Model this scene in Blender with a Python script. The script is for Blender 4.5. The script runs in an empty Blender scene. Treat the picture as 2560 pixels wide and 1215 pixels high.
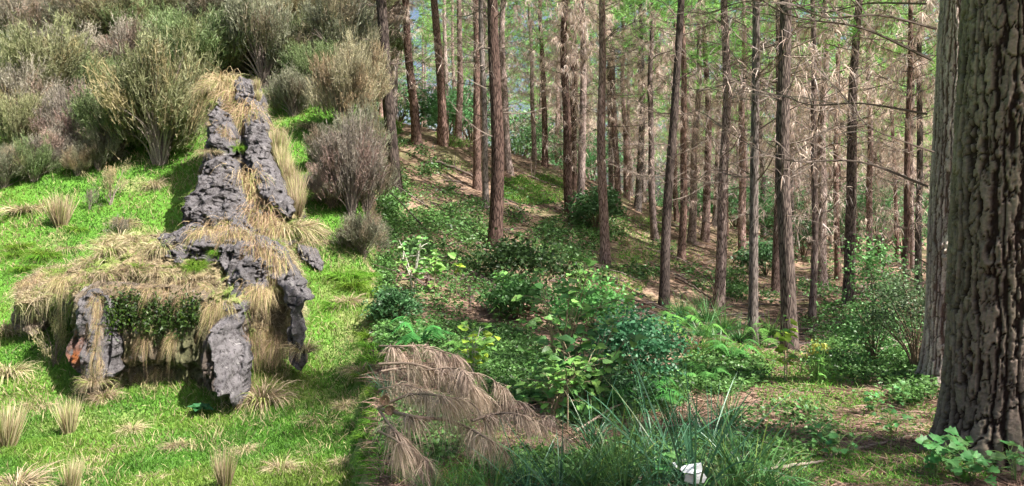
import bpy, math, random
import numpy as np
from mathutils import Vector, Matrix, Quaternion
from mathutils.bvhtree import BVHTree

random.seed(7)
RNG = np.random.default_rng(7)
scene = bpy.context.scene
COL = scene.collection

# ------------------------------------------------------------------ camera, sky, sun, exposure
CZ = 1.65                      # eye height above the ground at the photographer's feet
F, CX, HY = 1900.0, 1280.0, 520.0   # focal length, centre column and horizon row (2560 x 1215 picture)
cam = bpy.data.cameras.new('camera')
cam.sensor_width = 36.0
cam.lens = F / 2560.0 * 36.0
cam.shift_y = -(607.5 - HY) / 2560.0
cam.clip_start = 0.05
cam.clip_end = 2000.0
cam_o = bpy.data.objects.new('camera', cam)
cam_o.location = (0, 0, CZ)
cam_o.rotation_euler = (math.radians(90), 0, 0)
COL.objects.link(cam_o)
scene.camera = cam_o

SUN_EL = math.radians(53)
SUN_AZ = math.atan2(-0.55, 0.83)            # towards the sun: right and behind the camera
to_sun = Vector((math.cos(SUN_EL) * math.cos(SUN_AZ), math.cos(SUN_EL) * math.sin(SUN_AZ), math.sin(SUN_EL)))
world = bpy.data.worlds.new('World')
scene.world = world
world.use_nodes = True
wn = world.node_tree.nodes
sky = wn.new('ShaderNodeTexSky')
sky.sky_type = 'NISHITA'
sky.sun_disc = False
sky.sun_elevation = SUN_EL
sky.sun_rotation = math.atan2(to_sun.x, to_sun.y)
sky.air_density = 1.0
sky.dust_density = 4.0
wn['Background'].inputs['Strength'].default_value = 0.065
world.node_tree.links.new(sky.outputs['Color'], wn['Background'].inputs['Color'])
sun = bpy.data.lights.new('sun', 'SUN')
sun.energy = 5.0
sun.angle = math.radians(0.6)
sun.color = (1.0, 0.955, 0.88)
sun_o = bpy.data.objects.new('sun', sun)
sun_o.rotation_euler = (-to_sun).to_track_quat('-Z', 'Y').to_euler()
COL.objects.link(sun_o)
scene.view_settings.view_transform = 'Standard'
scene.view_settings.look = 'None'
scene.view_settings.gamma = 1.0
scene.view_settings.exposure = 1.46
scene.render.engine = 'CYCLES'
scene.cycles.use_denoising = True
scene.cycles.use_adaptive_sampling = True
scene.cycles.adaptive_threshold = 0.03
scene.cycles.use_light_tree = False
scene.cycles.max_bounces = 4
scene.cycles.diffuse_bounces = 3
scene.cycles.transmission_bounces = 3
scene.cycles.transparent_max_bounces = 4

# ------------------------------------------------------------------ noise
def _hash(ix, iy, iz):
    h = (ix.astype(np.int64) * 374761393 + iy.astype(np.int64) * 668265263 + iz.astype(np.int64) * 2147483647 % 1000003 * 97) & 0xffffffff
    h = ((h ^ (h >> 13)) * 1274126177) & 0xffffffff
    h = ((h ^ (h >> 15)) * 2246822519) & 0xffffffff
    return ((h ^ (h >> 16)) & 0xffffff) / float(0xffffff)

def vnoise(p):
    p = np.asarray(p, float)
    i = np.floor(p).astype(np.int64)
    f = p - i
    f = f * f * (3 - 2 * f)
    r = 0
    for dx in (0, 1):
        wx = f[:, 0] if dx else 1 - f[:, 0]
        for dy in (0, 1):
            wy = f[:, 1] if dy else 1 - f[:, 1]
            for dz in (0, 1):
                wz = f[:, 2] if dz else 1 - f[:, 2]
                r = r + wx * wy * wz * _hash(i[:, 0] + dx, i[:, 1] + dy, i[:, 2] + dz)
    return r

def fbm(p, octv=4, seed=0.0):
    p = np.asarray(p, float) + seed * 17.3
    a, s, t = 1.0, 0.0, 0.0
    for k in range(octv):
        s = s + a * vnoise(p * 2.03 ** k + 31.7 * k)
        t += a
        a *= 0.5
    return s / t

def n2(x, y, sc, octv=3, seed=0.0):
    return fbm(np.stack([np.ravel(x) * sc, np.ravel(y) * sc, np.zeros(np.size(x))], 1), octv, seed).reshape(np.shape(x))

def sstep(a, b, x):
    t = np.clip((np.asarray(x, float) - a) / (b - a), 0, 1)
    return t * t * (3 - 2 * t)

# ------------------------------------------------------------------ mesh helpers
class MB:
    def __init__(s):
        s.v, s.f, s.c, s.n = [], [], [], 0
    def add(s, v, f, c=(1, 1, 1)):
        v = np.asarray(v, float).reshape(-1, 3)
        f = np.asarray(f, np.int64)
        if f.shape[1] == 4:
            f = np.concatenate([f[:, [0, 1, 2]], f[:, [0, 2, 3]]])
        c = np.asarray(c, float)
        if c.ndim == 1:
            c = np.broadcast_to(c, (len(v), 3))
        s.v.append(v); s.f.append(f + s.n); s.c.append(c); s.n += len(v)
        return s
    def arrays(s):
        return np.concatenate(s.v), np.concatenate(s.f), np.concatenate(s.c)
    def mesh(s, name, mat=None, smooth=False):
        v, f, c = s.arrays()
        me = bpy.data.meshes.new(name)
        me.vertices.add(len(v)); me.vertices.foreach_set('co', v.astype(np.float32).ravel())
        me.loops.add(len(f) * 3); me.loops.foreach_set('vertex_index', f.astype(np.int32).ravel())
        me.polygons.add(len(f))
        me.polygons.foreach_set('loop_start', np.arange(0, len(f) * 3, 3, dtype=np.int32))
        me.polygons.foreach_set('loop_total', np.full(len(f), 3, dtype=np.int32))
        me.polygons.foreach_set('use_smooth', np.full(len(f), bool(smooth)))
        me.update(calc_edges=True)
        at = me.color_attributes.new('Col', 'FLOAT_COLOR', 'POINT')
        at.data.foreach_set('color', np.concatenate([c, np.ones((len(c), 1))], 1).astype(np.float32).ravel())
        if mat: me.materials.append(mat)
        return me
    def obj(s, name, mat, parent=None, smooth=False, kind=None):
        return link(name, s.mesh(name, mat, smooth), parent, kind)

def link(name, data, parent=None, kind=None, mtx=None):
    o = bpy.data.objects.new(name, data)
    COL.objects.link(o)
    if parent: o.parent = parent
    if kind: o['kind'] = kind
    if mtx is not None: o.matrix_local = mtx
    return o

def tag(o, label, cat, group=None, kind=None):
    o['label'] = label
    o['category'] = cat
    if group: o['group'] = group
    if kind: o['kind'] = kind
    return o

def thing(name, label, cat, loc, group=None, rz=0.0, sc=1.0):
    o = bpy.data.objects.new(name, None)
    COL.objects.link(o)
    o.location = loc; o.rotation_euler = (0, 0, rz)
    o.scale = (sc, sc, sc) if np.isscalar(sc) else sc
    o.empty_display_size = 0.1
    return tag(o, label, cat, group)

def use_mat(o, m):
    o.material_slots[0].link = 'OBJECT'
    o.material_slots[0].material = m

def unit(a):
    a = np.asarray(a, float)
    return a / np.maximum(np.linalg.norm(a, axis=-1, keepdims=True), 1e-9)

def rand_dir(n, r=RNG):
    return unit(r.normal(size=(n, 3)))

def ribbons(mb, P, D, L, W, droop, nseg=3, c0=(1, 1, 1), c1=None, r=RNG, face=None, taper=0.7):
    """N tapering blades: start P, direction D, length L, width W, sag by gravity."""
    P = np.asarray(P, float); N = len(P)
    D = unit(D); L = np.broadcast_to(L, N).astype(float); W = np.broadcast_to(W, N).astype(float)
    droop = np.broadcast_to(droop, N).astype(float)
    c0 = np.broadcast_to(np.asarray(c0, float), (N, 3))
    c1 = c0 if c1 is None else np.broadcast_to(np.asarray(c1, float), (N, 3))
    t = np.linspace(0, 1, nseg + 1)
    path = P[:, None] + D[:, None] * (L[:, None] * t)[..., None]
    path[..., 2] -= (droop * L)[:, None] * t ** 2
    rv = rand_dir(N, r) if face is None else np.broadcast_to(face, (N, 3))
    side = unit(np.cross(D, rv))
    w = W[:, None] * (1 - t[:-1]) ** taper * 0.5
    a = path[:, :-1] - side[:, None] * w[..., None]
    b = path[:, :-1] + side[:, None] * w[..., None]
    V = np.empty((N, 2 * nseg + 1, 3))
    V[:, 0:2 * nseg:2] = a; V[:, 1:2 * nseg:2] = b; V[:, -1] = path[:, -1]
    tt = np.concatenate([np.repeat(t[:-1], 2), [1.0]])
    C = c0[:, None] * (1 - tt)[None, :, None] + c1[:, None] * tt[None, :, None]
    fs = []
    for k in range(nseg - 1):
        i = 2 * k
        fs += [[i, i + 1, i + 3], [i, i + 3, i + 2]]
    fs.append([2 * nseg - 2, 2 * nseg - 1, 2 * nseg])
    fs = np.array(fs)
    Fc = (np.arange(N)[:, None, None] * (2 * nseg + 1) + fs[None]).reshape(-1, 3)
    mb.add(V.reshape(-1, 3), Fc, C.reshape(-1, 3))

def tube(mb, path, rad, k=5, c=(1, 1, 1)):
    path = np.asarray(path, float); n = len(path)
    rad = np.broadcast_to(rad, n)
    tan = unit(np.gradient(path, axis=0))
    ref = np.array([0.0, 0, 1]) if abs(tan[0, 2]) < 0.9 else np.array([1.0, 0, 0])
    u = unit(np.cross(tan, ref)); v = np.cross(tan, u)
    an = np.arange(k) * 2 * math.pi / k
    V = path[:, None] + rad[:, None, None] * (u[:, None] * np.cos(an)[None, :, None] + v[:, None] * np.sin(an)[None, :, None])
    i = np.arange(n - 1)[:, None] * k; j = np.arange(k)[None]; j2 = (j + 1) % k
    Fq = np.stack([i + j, i + j2, i + k + j2, i + k + j], -1).reshape(-1, 4)
    mb.add(V.reshape(-1, 3), Fq, c)

def curve_pts(pts, n=8):
    """Catmull-Rom through a few points."""
    p = np.asarray(pts, float)
    if len(p) == 2: return p[0] + (p[1] - p[0]) * np.linspace(0, 1, n)[:, None]
    q = np.concatenate([[2 * p[0] - p[1]], p, [2 * p[-1] - p[-2]]])
    out = []
    for i in range(1, len(q) - 2):
        for t in np.linspace(0, 1, n, endpoint=False):
            a, b, c, d = q[i - 1], q[i], q[i + 1], q[i + 2]
            out.append(0.5 * ((2 * b) + (c - a) * t + (2 * a - 5 * b + 4 * c - d) * t * t + (3 * b - a - 3 * c + d) * t ** 3))
    out.append(p[-1])
    return np.array(out)

def at(px, py, Y):
    return np.array([(px - CX) / F * Y, Y, CZ + (HY - py) / F * Y])

# ------------------------------------------------------------------ materials
def newmat(name):
    m = bpy.data.materials.new(name); m.use_nodes = True
    nt = m.node_tree
    return m, nt, nt.nodes, nt.links, nt.nodes['Principled BSDF']

def foliage(name, tint=(1, 1, 1), rough=0.55, trans=0.3, var=0.35, nscale=3.0, spec=0.3):
    """Leaf-like surface: colour from the plant's own tints, varied by object and by a fine noise."""
    m, nt, N, Lk, b = newmat(name)
    a = N.new('ShaderNodeAttribute'); a.attribute_name = 'Col'
    t = N.new('ShaderNodeMix'); t.data_type = 'RGBA'; t.blend_type = 'MULTIPLY'; t.inputs[0].default_value = 1
    t.inputs[7].default_value = (*tint, 1)
    Lk.new(a.outputs['Color'], t.inputs[6])
    oi = N.new('ShaderNodeObjectInfo')
    tc = N.new('ShaderNodeNewGeometry')
    no = N.new('ShaderNodeTexNoise'); no.inputs['Scale'].default_value = nscale; no.inputs['Detail'].default_value = 3
    Lk.new(tc.outputs['Position'], no.inputs['Vector'])
    ad = N.new('ShaderNodeMath'); ad.operation = 'ADD'
    Lk.new(no.outputs['Fac'], ad.inputs[0]); Lk.new(oi.outputs['Random'], ad.inputs[1])
    mr = N.new('ShaderNodeMapRange'); mr.inputs['From Min'].default_value = 0.3; mr.inputs['From Max'].default_value = 1.7
    mr.inputs['To Min'].default_value = 1 - var; mr.inputs['To Max'].default_value = 1 + var
    Lk.new(ad.outputs[0], mr.inputs['Value'])
    hs = N.new('ShaderNodeHueSaturation')
    h = N.new('ShaderNodeMapRange'); h.inputs['To Min'].default_value = 0.485; h.inputs['To Max'].default_value = 0.515
    Lk.new(oi.outputs['Random'], h.inputs['Value'])
    Lk.new(h.outputs[0], hs.inputs['Hue']); Lk.new(mr.outputs[0], hs.inputs['Value']); Lk.new(t.outputs[2], hs.inputs['Color'])
    Lk.new(hs.outputs[0], b.inputs['Base Color'])
    b.inputs['Roughness'].default_value = rough
    b.inputs['Specular IOR Level'].default_value = spec
    tr = N.new('ShaderNodeBsdfTranslucent'); Lk.new(hs.outputs[0], tr.inputs['Color'])
    mx = N.new('ShaderNodeMixShader'); mx.inputs[0].default_value = trans
    Lk.new(b.outputs[0], mx.inputs[1]); Lk.new(tr.outputs[0], mx.inputs[2])
    Lk.new(mx.outputs[0], N['Material Output'].inputs['Surface'])
    return m

def bark_mat(name, c_lo, c_hi, scale=(26, 26, 4.5), bump=0.6, use_col=False):
    m, nt, N, Lk, b = newmat(name)
    tc = N.new('ShaderNodeTexCoord')
    mp = N.new('ShaderNodeMapping'); mp.inputs['Scale'].default_value = scale
    Lk.new(tc.outputs['Object'], mp.inputs['Vector'])
    vo = N.new('ShaderNodeTexVoronoi'); vo.feature = 'DISTANCE_TO_EDGE'; vo.inputs['Scale'].default_value = 1.0
    no = N.new('ShaderNodeTexNoise'); no.inputs['Scale'].default_value = 1.3; no.inputs['Detail'].default_value = 6
    Lk.new(mp.outputs[0], no.inputs['Vector'])
    vm = N.new('ShaderNodeVectorMath'); vm.operation = 'ADD'
    Lk.new(mp.outputs[0], vm.inputs[0]); Lk.new(no.outputs['Color'], vm.inputs[1])
    Lk.new(vm.outputs[0], vo.inputs['Vector'])
    cr = N.new('ShaderNodeValToRGB')
    cr.color_ramp.elements[0].position = 0.02; cr.color_ramp.elements[0].color = (*c_lo, 1)
    cr.color_ramp.elements[1].position = 0.22; cr.color_ramp.elements[1].color = (*c_hi, 1)
    Lk.new(vo.outputs['Distance'], cr.inputs['Fac'])
    hs = N.new('ShaderNodeHueSaturation')
    oi = N.new('ShaderNodeObjectInfo')
    mr = N.new('ShaderNodeMapRange'); mr.inputs['To Min'].default_value = 0.5; mr.inputs['To Max'].default_value = 1.35
    Lk.new(oi.outputs['Random'], mr.inputs['Value']); Lk.new(mr.outputs[0], hs.inputs['Value'])
    mx = N.new('ShaderNodeMix'); mx.data_type = 'RGBA'; mx.blend_type = 'MULTIPLY'; mx.inputs[0].default_value = 0.7
    n3 = N.new('ShaderNodeTexNoise'); n3.inputs['Scale'].default_value = 2.0; n3.inputs['Detail'].default_value = 5
    Lk.new(tc.outputs['Object'], n3.inputs['Vector'])
    r3 = N.new('ShaderNodeMapRange'); r3.inputs['From Min'].default_value = 0.3; r3.inputs['From Max'].default_value = 0.7
    r3.inputs['To Min'].default_value = 0.55; r3.inputs['To Max'].default_value = 1.3
    Lk.new(n3.outputs['Fac'], r3.inputs['Value']); Lk.new(r3.outputs[0], mx.inputs[7])
    Lk.new(cr.outputs[0], mx.inputs[6]); Lk.new(mx.outputs[2], hs.inputs['Color'])
    Lk.new(hs.outputs[0], b.inputs['Base Color'])
    b.inputs['Roughness'].default_value = 0.9; b.inputs['Specular IOR Level'].default_value = 0.15
    bp = N.new('ShaderNodeBump'); bp.inputs['Strength'].default_value = bump; bp.inputs['Distance'].default_value = 0.02
    Lk.new(vo.outputs['Distance'], bp.inputs['Height']); Lk.new(bp.outputs[0], b.inputs['Normal'])
    return m

def col_mat(name, rough=0.9, nscale=14.0, lo=0.7, hi=1.25, bump=0.5, bscale=40.0, dist=0.02):
    """Colour attribute broken up by two noises, with a fine bump."""
    m, nt, N, Lk, b = newmat(name)
    a = N.new('ShaderNodeAttribute'); a.attribute_name = 'Col'
    g = N.new('ShaderNodeNewGeometry')
    no = N.new('ShaderNodeTexNoise'); no.inputs['Scale'].default_value = nscale; no.inputs['Detail'].default_value = 8
    no.inputs['Roughness'].default_value = 0.7
    Lk.new(g.outputs['Position'], no.inputs['Vector'])
    mr = N.new('ShaderNodeMapRange'); mr.inputs['From Min'].default_value = 0.3; mr.inputs['From Max'].default_value = 0.7
    mr.inputs['To Min'].default_value = lo; mr.inputs['To Max'].default_value = hi
    Lk.new(no.outputs['Fac'], mr.inputs['Value'])
    mx = N.new('ShaderNodeMix'); mx.data_type = 'RGBA'; mx.blend_type = 'MULTIPLY'; mx.inputs[0].default_value = 1
    Lk.new(a.outputs['Color'], mx.inputs[6]); Lk.new(mr.outputs[0], mx.inputs[7])
    Lk.new(mx.outputs[2], b.inputs['Base Color'])
    b.inputs['Roughness'].default_value = rough; b.inputs['Specular IOR Level'].default_value = 0.15
    n4 = N.new('ShaderNodeTexNoise'); n4.inputs['Scale'].default_value = bscale; n4.inputs['Detail'].default_value = 6
    Lk.new(g.outputs['Position'], n4.inputs['Vector'])
    bp = N.new('ShaderNodeBump'); bp.inputs['Strength'].default_value = bump; bp.inputs['Distance'].default_value = dist
    Lk.new(n4.outputs['Fac'], bp.inputs['Height']); Lk.new(bp.outputs[0], b.inputs['Normal'])
    return m

def rock_mat(name):
    m, nt, N, Lk, b = newmat(name)
    a = N.new('ShaderNodeAttribute'); a.attribute_name = 'Col'
    g = N.new('ShaderNodeNewGeometry')
    def noise(sc, det=6, rough=0.65):
        n = N.new('ShaderNodeTexNoise'); n.inputs['Scale'].default_value = sc
        n.inputs['Detail'].default_value = det; n.inputs['Roughness'].default_value = rough
        Lk.new(g.outputs['Position'], n.inputs['Vector']); return n
    big = noise(3.5); fine = noise(22.0, 8, 0.75)
    mr = N.new('ShaderNodeMapRange'); mr.inputs['From Min'].default_value = 0.3; mr.inputs['From Max'].default_value = 0.7
    mr.inputs['To Min'].default_value = 0.62; mr.inputs['To Max'].default_value = 1.3
    Lk.new(big.outputs['Fac'], mr.inputs['Value'])
    mx = N.new('ShaderNodeMix'); mx.data_type = 'RGBA'; mx.blend_type = 'MULTIPLY'; mx.inputs[0].default_value = 1
    Lk.new(a.outputs['Color'], mx.inputs[6]); Lk.new(mr.outputs[0], mx.inputs[7])
    # pits: small dark hollows; lichen: pale crusts
    pit = N.new('ShaderNodeValToRGB')
    pit.color_ramp.elements[0].position = 0.41; pit.color_ramp.elements[0].color = (0.22, 0.2, 0.2, 1)
    pit.color_ramp.elements[1].position = 0.50; pit.color_ramp.elements[1].color = (1, 1, 1, 1)
    Lk.new(fine.outputs['Fac'], pit.inputs['Fac'])
    m2 = N.new('ShaderNodeMix'); m2.data_type = 'RGBA'; m2.blend_type = 'MULTIPLY'; m2.inputs[0].default_value = 0.75
    Lk.new(mx.outputs[2], m2.inputs[6]); Lk.new(pit.outputs[0], m2.inputs[7])
    lic = noise(9.0, 9, 0.8)
    lr = N.new('ShaderNodeValToRGB')
    lr.color_ramp.elements[0].position = 0.585; lr.color_ramp.elements[0].color = (0, 0, 0, 1)
    lr.color_ramp.elements[1].position = 0.63; lr.color_ramp.elements[1].color = (1, 1, 1, 1)
    Lk.new(lic.outputs['Fac'], lr.inputs['Fac'])
    m3 = N.new('ShaderNodeMix'); m3.data_type = 'RGBA'
    lf = N.new('ShaderNodeMath'); lf.operation = 'MULTIPLY'; lf.inputs[1].default_value = 0.7
    Lk.new(lr.outputs[0], lf.inputs[0]); Lk.new(lf.outputs[0], m3.inputs[0])
    Lk.new(m2.outputs[2], m3.inputs[6]); m3.inputs[7].default_value = (0.40, 0.38, 0.37, 1)
    Lk.new(m3.outputs[2], b.inputs['Base Color'])
    b.inputs['Roughness'].default_value = 0.92; b.inputs['Specular IOR Level'].default_value = 0.2
    bp = N.new('ShaderNodeBump'); bp.inputs['Strength'].default_value = 0.9; bp.inputs['Distance'].default_value = 0.05
    Lk.new(fine.outputs['Fac'], bp.inputs['Height']); Lk.new(bp.outputs[0], b.inputs['Normal'])
    return m

M_GROUND = col_mat('ground_soil_and_litter', nscale=9, lo=0.65, hi=1.3, bump=0.6, bscale=30, dist=0.04)
M_ROCK = rock_mat('weathered_rock')
M_EARTH = col_mat('thatched_earth', nscale=18, lo=0.55, hi=1.3, bump=0.8, bscale=45, dist=0.04)
M_GRASS = foliage('grass_blades', trans=0.35, var=0.25, nscale=1.2)
M_DRY = foliage('dry_grass', trans=0.25, var=0.25, nscale=2.0, rough=0.6)
M_STEM = col_mat('woody_stems', nscale=30, lo=0.6, hi=1.3, bump=0.4, bscale=60, dist=0.005)
M_LEAF = foliage('broad_leaves', trans=0.35, var=0.35, nscale=3.0, rough=0.45, spec=0.4)
M_FERN = foliage('fern_fronds', trans=0.35, var=0.25)
M_SEDGE = foliage('sedge_blades', trans=0.25, var=0.25, rough=0.35, spec=0.5)
M_NEEDLE = foliage('pine_needles', trans=0.3, var=0.3, nscale=0.6)
M_DEADN = foliage('dead_pine_needles', trans=0.3, var=0.25, nscale=1.2)
M_BARK = bark_mat('pine_bark', (0.045, 0.03, 0.026), (0.255, 0.195, 0.172))
M_BARKCOL = col_mat('plated_pine_bark', nscale=40, lo=0.75, hi=1.2, bump=0.5, bscale=140, dist=0.006)
M_WHITE = col_mat('white_scrap', nscale=30, lo=0.93, hi=1.03, bump=0.1)

# ------------------------------------------------------------------ terrain
LY = np.array([-400, -10, 0, 3, 4.5, 6, 7.2, 8.5, 11, 13.5, 16.5, 20.5, 26, 34, 45, 70, 400.])
LP = {6: 1222, 7.2: 1105, 8.5: 1000, 11: 800, 13.5: 600, 16.5: 400, 20.5: 200, 26: 0}
LZ = []
for y in LY:
    if y in LP: LZ.append(CZ + (HY - LP[y]) / F * y)
    else: LZ.append({-400: -0.3, -10: -0.05, 0: 0.0, 3: -0.1, 4.5: -0.22, 34: 13.2, 45: 18.5, 70: 24, 400: 30}[y])
LZ = np.array(LZ)
_fy = np.linspace(-400, 400, 8001)
_fz = np.interp(_fy, LY, LZ)
for _ in range(3):
    _fz = np.convolve(np.pad(_fz, 5, 'edge'), np.ones(11) / 11, 'valid')

CP = [(1000, 490, 20), (1040, 360, 30), (1107, 325, 31), (985, 310, 38), (1192, 470, 27), (1238, 620, 19), (1273, 430, 34),
      (1335, 400, 42), (1362, 415, 40), (1425, 540, 27), (1448, 545, 27.5), (1512, 655, 22), (1530, 490, 38), (1567, 495, 40),
      (1637, 600, 30), (1660, 770, 19), (1703, 650, 27), (1762, 600, 34), (1795, 770, 20), (1857, 650, 31), (1882, 860, 15.5),
      (1972, 875, 14.5), (1938, 730, 23), (2030, 800, 19), (2055, 720, 25), (2122, 755, 19.5), (2095, 700, 28), (2172, 690, 28),
      (2262, 760, 19), (2295, 740, 22), (2350, 945, 8), (2480, 1150, 5), (1000, 1215, 4.4), (1250, 1215, 4.4), (1600, 1215, 4.4),
      (2000, 1215, 4.4), (2400, 1215, 4.5), (1400, 1100, 5.8), (1000, 1050, 5.9), (1300, 900, 9.5), (1000, 820, 10.5), (1000, 650, 14.5),
      (1900, 1000, 8), (2200, 960, 8.2), (1700, 1000, 8), (1500, 800, 13), (1750, 850, 13.5), (2100, 860, 12.5), (1150, 700, 14),
      (2500, 760, 18)]
cpx = np.array([list(at(a, b, y)) for a, b, y in CP] +
               [[-14, 60, 8.5], [0, 60, 4.0], [14, 60, -0.2], [30, 60, -2.0], [-18, 90, 10], [0, 90, 5.0], [20, 90, 0.5], [45, 90, -1],
                [0, 0, 0], [4, 0, 0], [-3, 0, 0], [0, -8, 0.1], [10, -6, 0.2], [12, 6, -0.1], [20, 10, -0.3], [22, 25, -1.2], [-8, -8, 0]])
def _tps(d2):
    return 0.5 * d2 * np.log(np.maximum(d2, 1e-12))
_S = 0.05
A_ = cpx[:, :2] * _S
d2 = ((A_[:, None] - A_[None]) ** 2).sum(-1)
n = len(A_)
Pm = np.concatenate([np.ones((n, 1)), A_], 1)
Mx = np.zeros((n + 3, n + 3)); Mx[:n, :n] = _tps(d2) + np.eye(n) * 0.004; Mx[:n, n:] = Pm; Mx[n:, :n] = Pm.T
sol = np.linalg.solve(Mx, np.concatenate([cpx[:, 2], np.zeros(3)]))
def z_right(X, Y):
    sh = np.shape(X)
    x = np.clip(np.ravel(X), -30, 55); y = np.clip(np.ravel(Y), -10, 100)
    q = np.stack([x, y], 1) * _S
    out = np.empty(len(q))
    for s in range(0, len(q), 20000):
        qq = q[s:s + 20000]
        out[s:s + 20000] = _tps(((qq[:, None] - A_[None]) ** 2).sum(-1)) @ sol[:n] + sol[n] + qq @ sol[n + 1:]
    return np.clip(out, -4, 16).reshape(sh)

def colpx(X, Y):
    return CX + F * np.asarray(X) / np.maximum(Y, 4.0)

def ground_z(X, Y):
    X = np.asarray(X, float); Y = np.asarray(Y, float)
    w = sstep(885, 948, colpx(X, Y))
    zl = np.interp(Y, _fy, _fz) + (n2(X, Y, 0.9, 3, 1) - 0.5) * 0.28 * sstep(4, 8, Y)
    zr = z_right(X, Y) + (n2(X, Y, 0.8, 4, 2) - 0.5) * 0.25 * sstep(3, 6, np.hypot(X, Y))
    return zl * (1 - w) + zr * w

gx = np.sinh(np.linspace(-4.3, 4.3, 300)) / np.sinh(4.3) * 330
gx = np.unique(np.concatenate([gx, np.linspace(-14, 14, 190)]))
gy = np.concatenate([-np.geomspace(0.5, 300, 24)[::-1], np.linspace(0, 30, 300), 30 + np.geomspace(0.15, 350, 70)])
GX, GY = np.meshgrid(gx, gy, indexing='ij')
GZ = ground_z(GX, GY)
wr = sstep(898, 945, colpx(GX, GY) + (n2(GX, GY, 2.2, 3, 41) - .5) * 130)
pat = n2(GX, GY, 0.45, 4, 5); pat2 = n2(GX, GY, 1.7, 3, 6)
green = np.array([0.085, 0.20, 0.025]); straw = np.array([0.34, 0.28, 0.15]); litter = np.array([0.27, 0.183, 0.13])
dark = np.array([0.11, 0.072, 0.05]); moss = np.array([0.095, 0.135, 0.04])
cl = green * (1 - 0.5 * sstep(.55, .75, pat2)[..., None]) + straw * (0.5 * sstep(.55, .75, pat2)[..., None])
crr = litter + (dark - litter) * (0.8 * sstep(.45, .62, pat))[..., None]
crr = crr + (moss - crr) * (0.5 * sstep(.5, .64, pat2))[..., None]
GC = cl * (1 - wr[..., None]) + crr * wr[..., None]
nx, ny = len(gx), len(gy)
ii, jj = np.meshgrid(np.arange(nx - 1), np.arange(ny - 1), indexing='ij')
GF = np.stack([ii * ny + jj, (ii + 1) * ny + jj, (ii + 1) * ny + jj + 1, ii * ny + jj + 1], -1).reshape(-1, 4)
g_mb = MB().add(np.stack([GX, GY, GZ], -1).reshape(-1, 3), GF, GC.reshape(-1, 3))
ground = g_mb.obj('ground', M_GROUND, smooth=True, kind='structure')
tag(ground, 'green hillside on the left running into pine needle forest floor', 'ground', kind='structure')

gv, gf, _ = g_mb.arrays()
ground_bvh = BVHTree.FromPolygons(gv.tolist(), gf.tolist())
def ray(px, py, bvh=None):
    d = Vector(((px - CX) / F, 1, (HY - py) / F)).normalized()
    return (bvh or ground_bvh).ray_cast(Vector((0, 0, CZ)), d)[:2]
def foot(px, py):
    h, nn = ray(px, py)
    if h is None: h = Vector(at(px, py, 30))
    return h
def drop(X, Y):
    return Vector((X, Y, float(ground_z(np.array([X]), np.array([Y]))[0])))

# ------------------------------------------------------------------ rock outcrop
ROCK = np.array([0.13, 0.12, 0.125]); BROWN = np.array([0.17, 0.135, 0.10]); ORANGE = np.array([0.27, 0.09, 0.03])
THATCH = np.array([0.26, 0.205, 0.12]); GRN = np.array([0.13, 0.2, 0.035])

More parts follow.
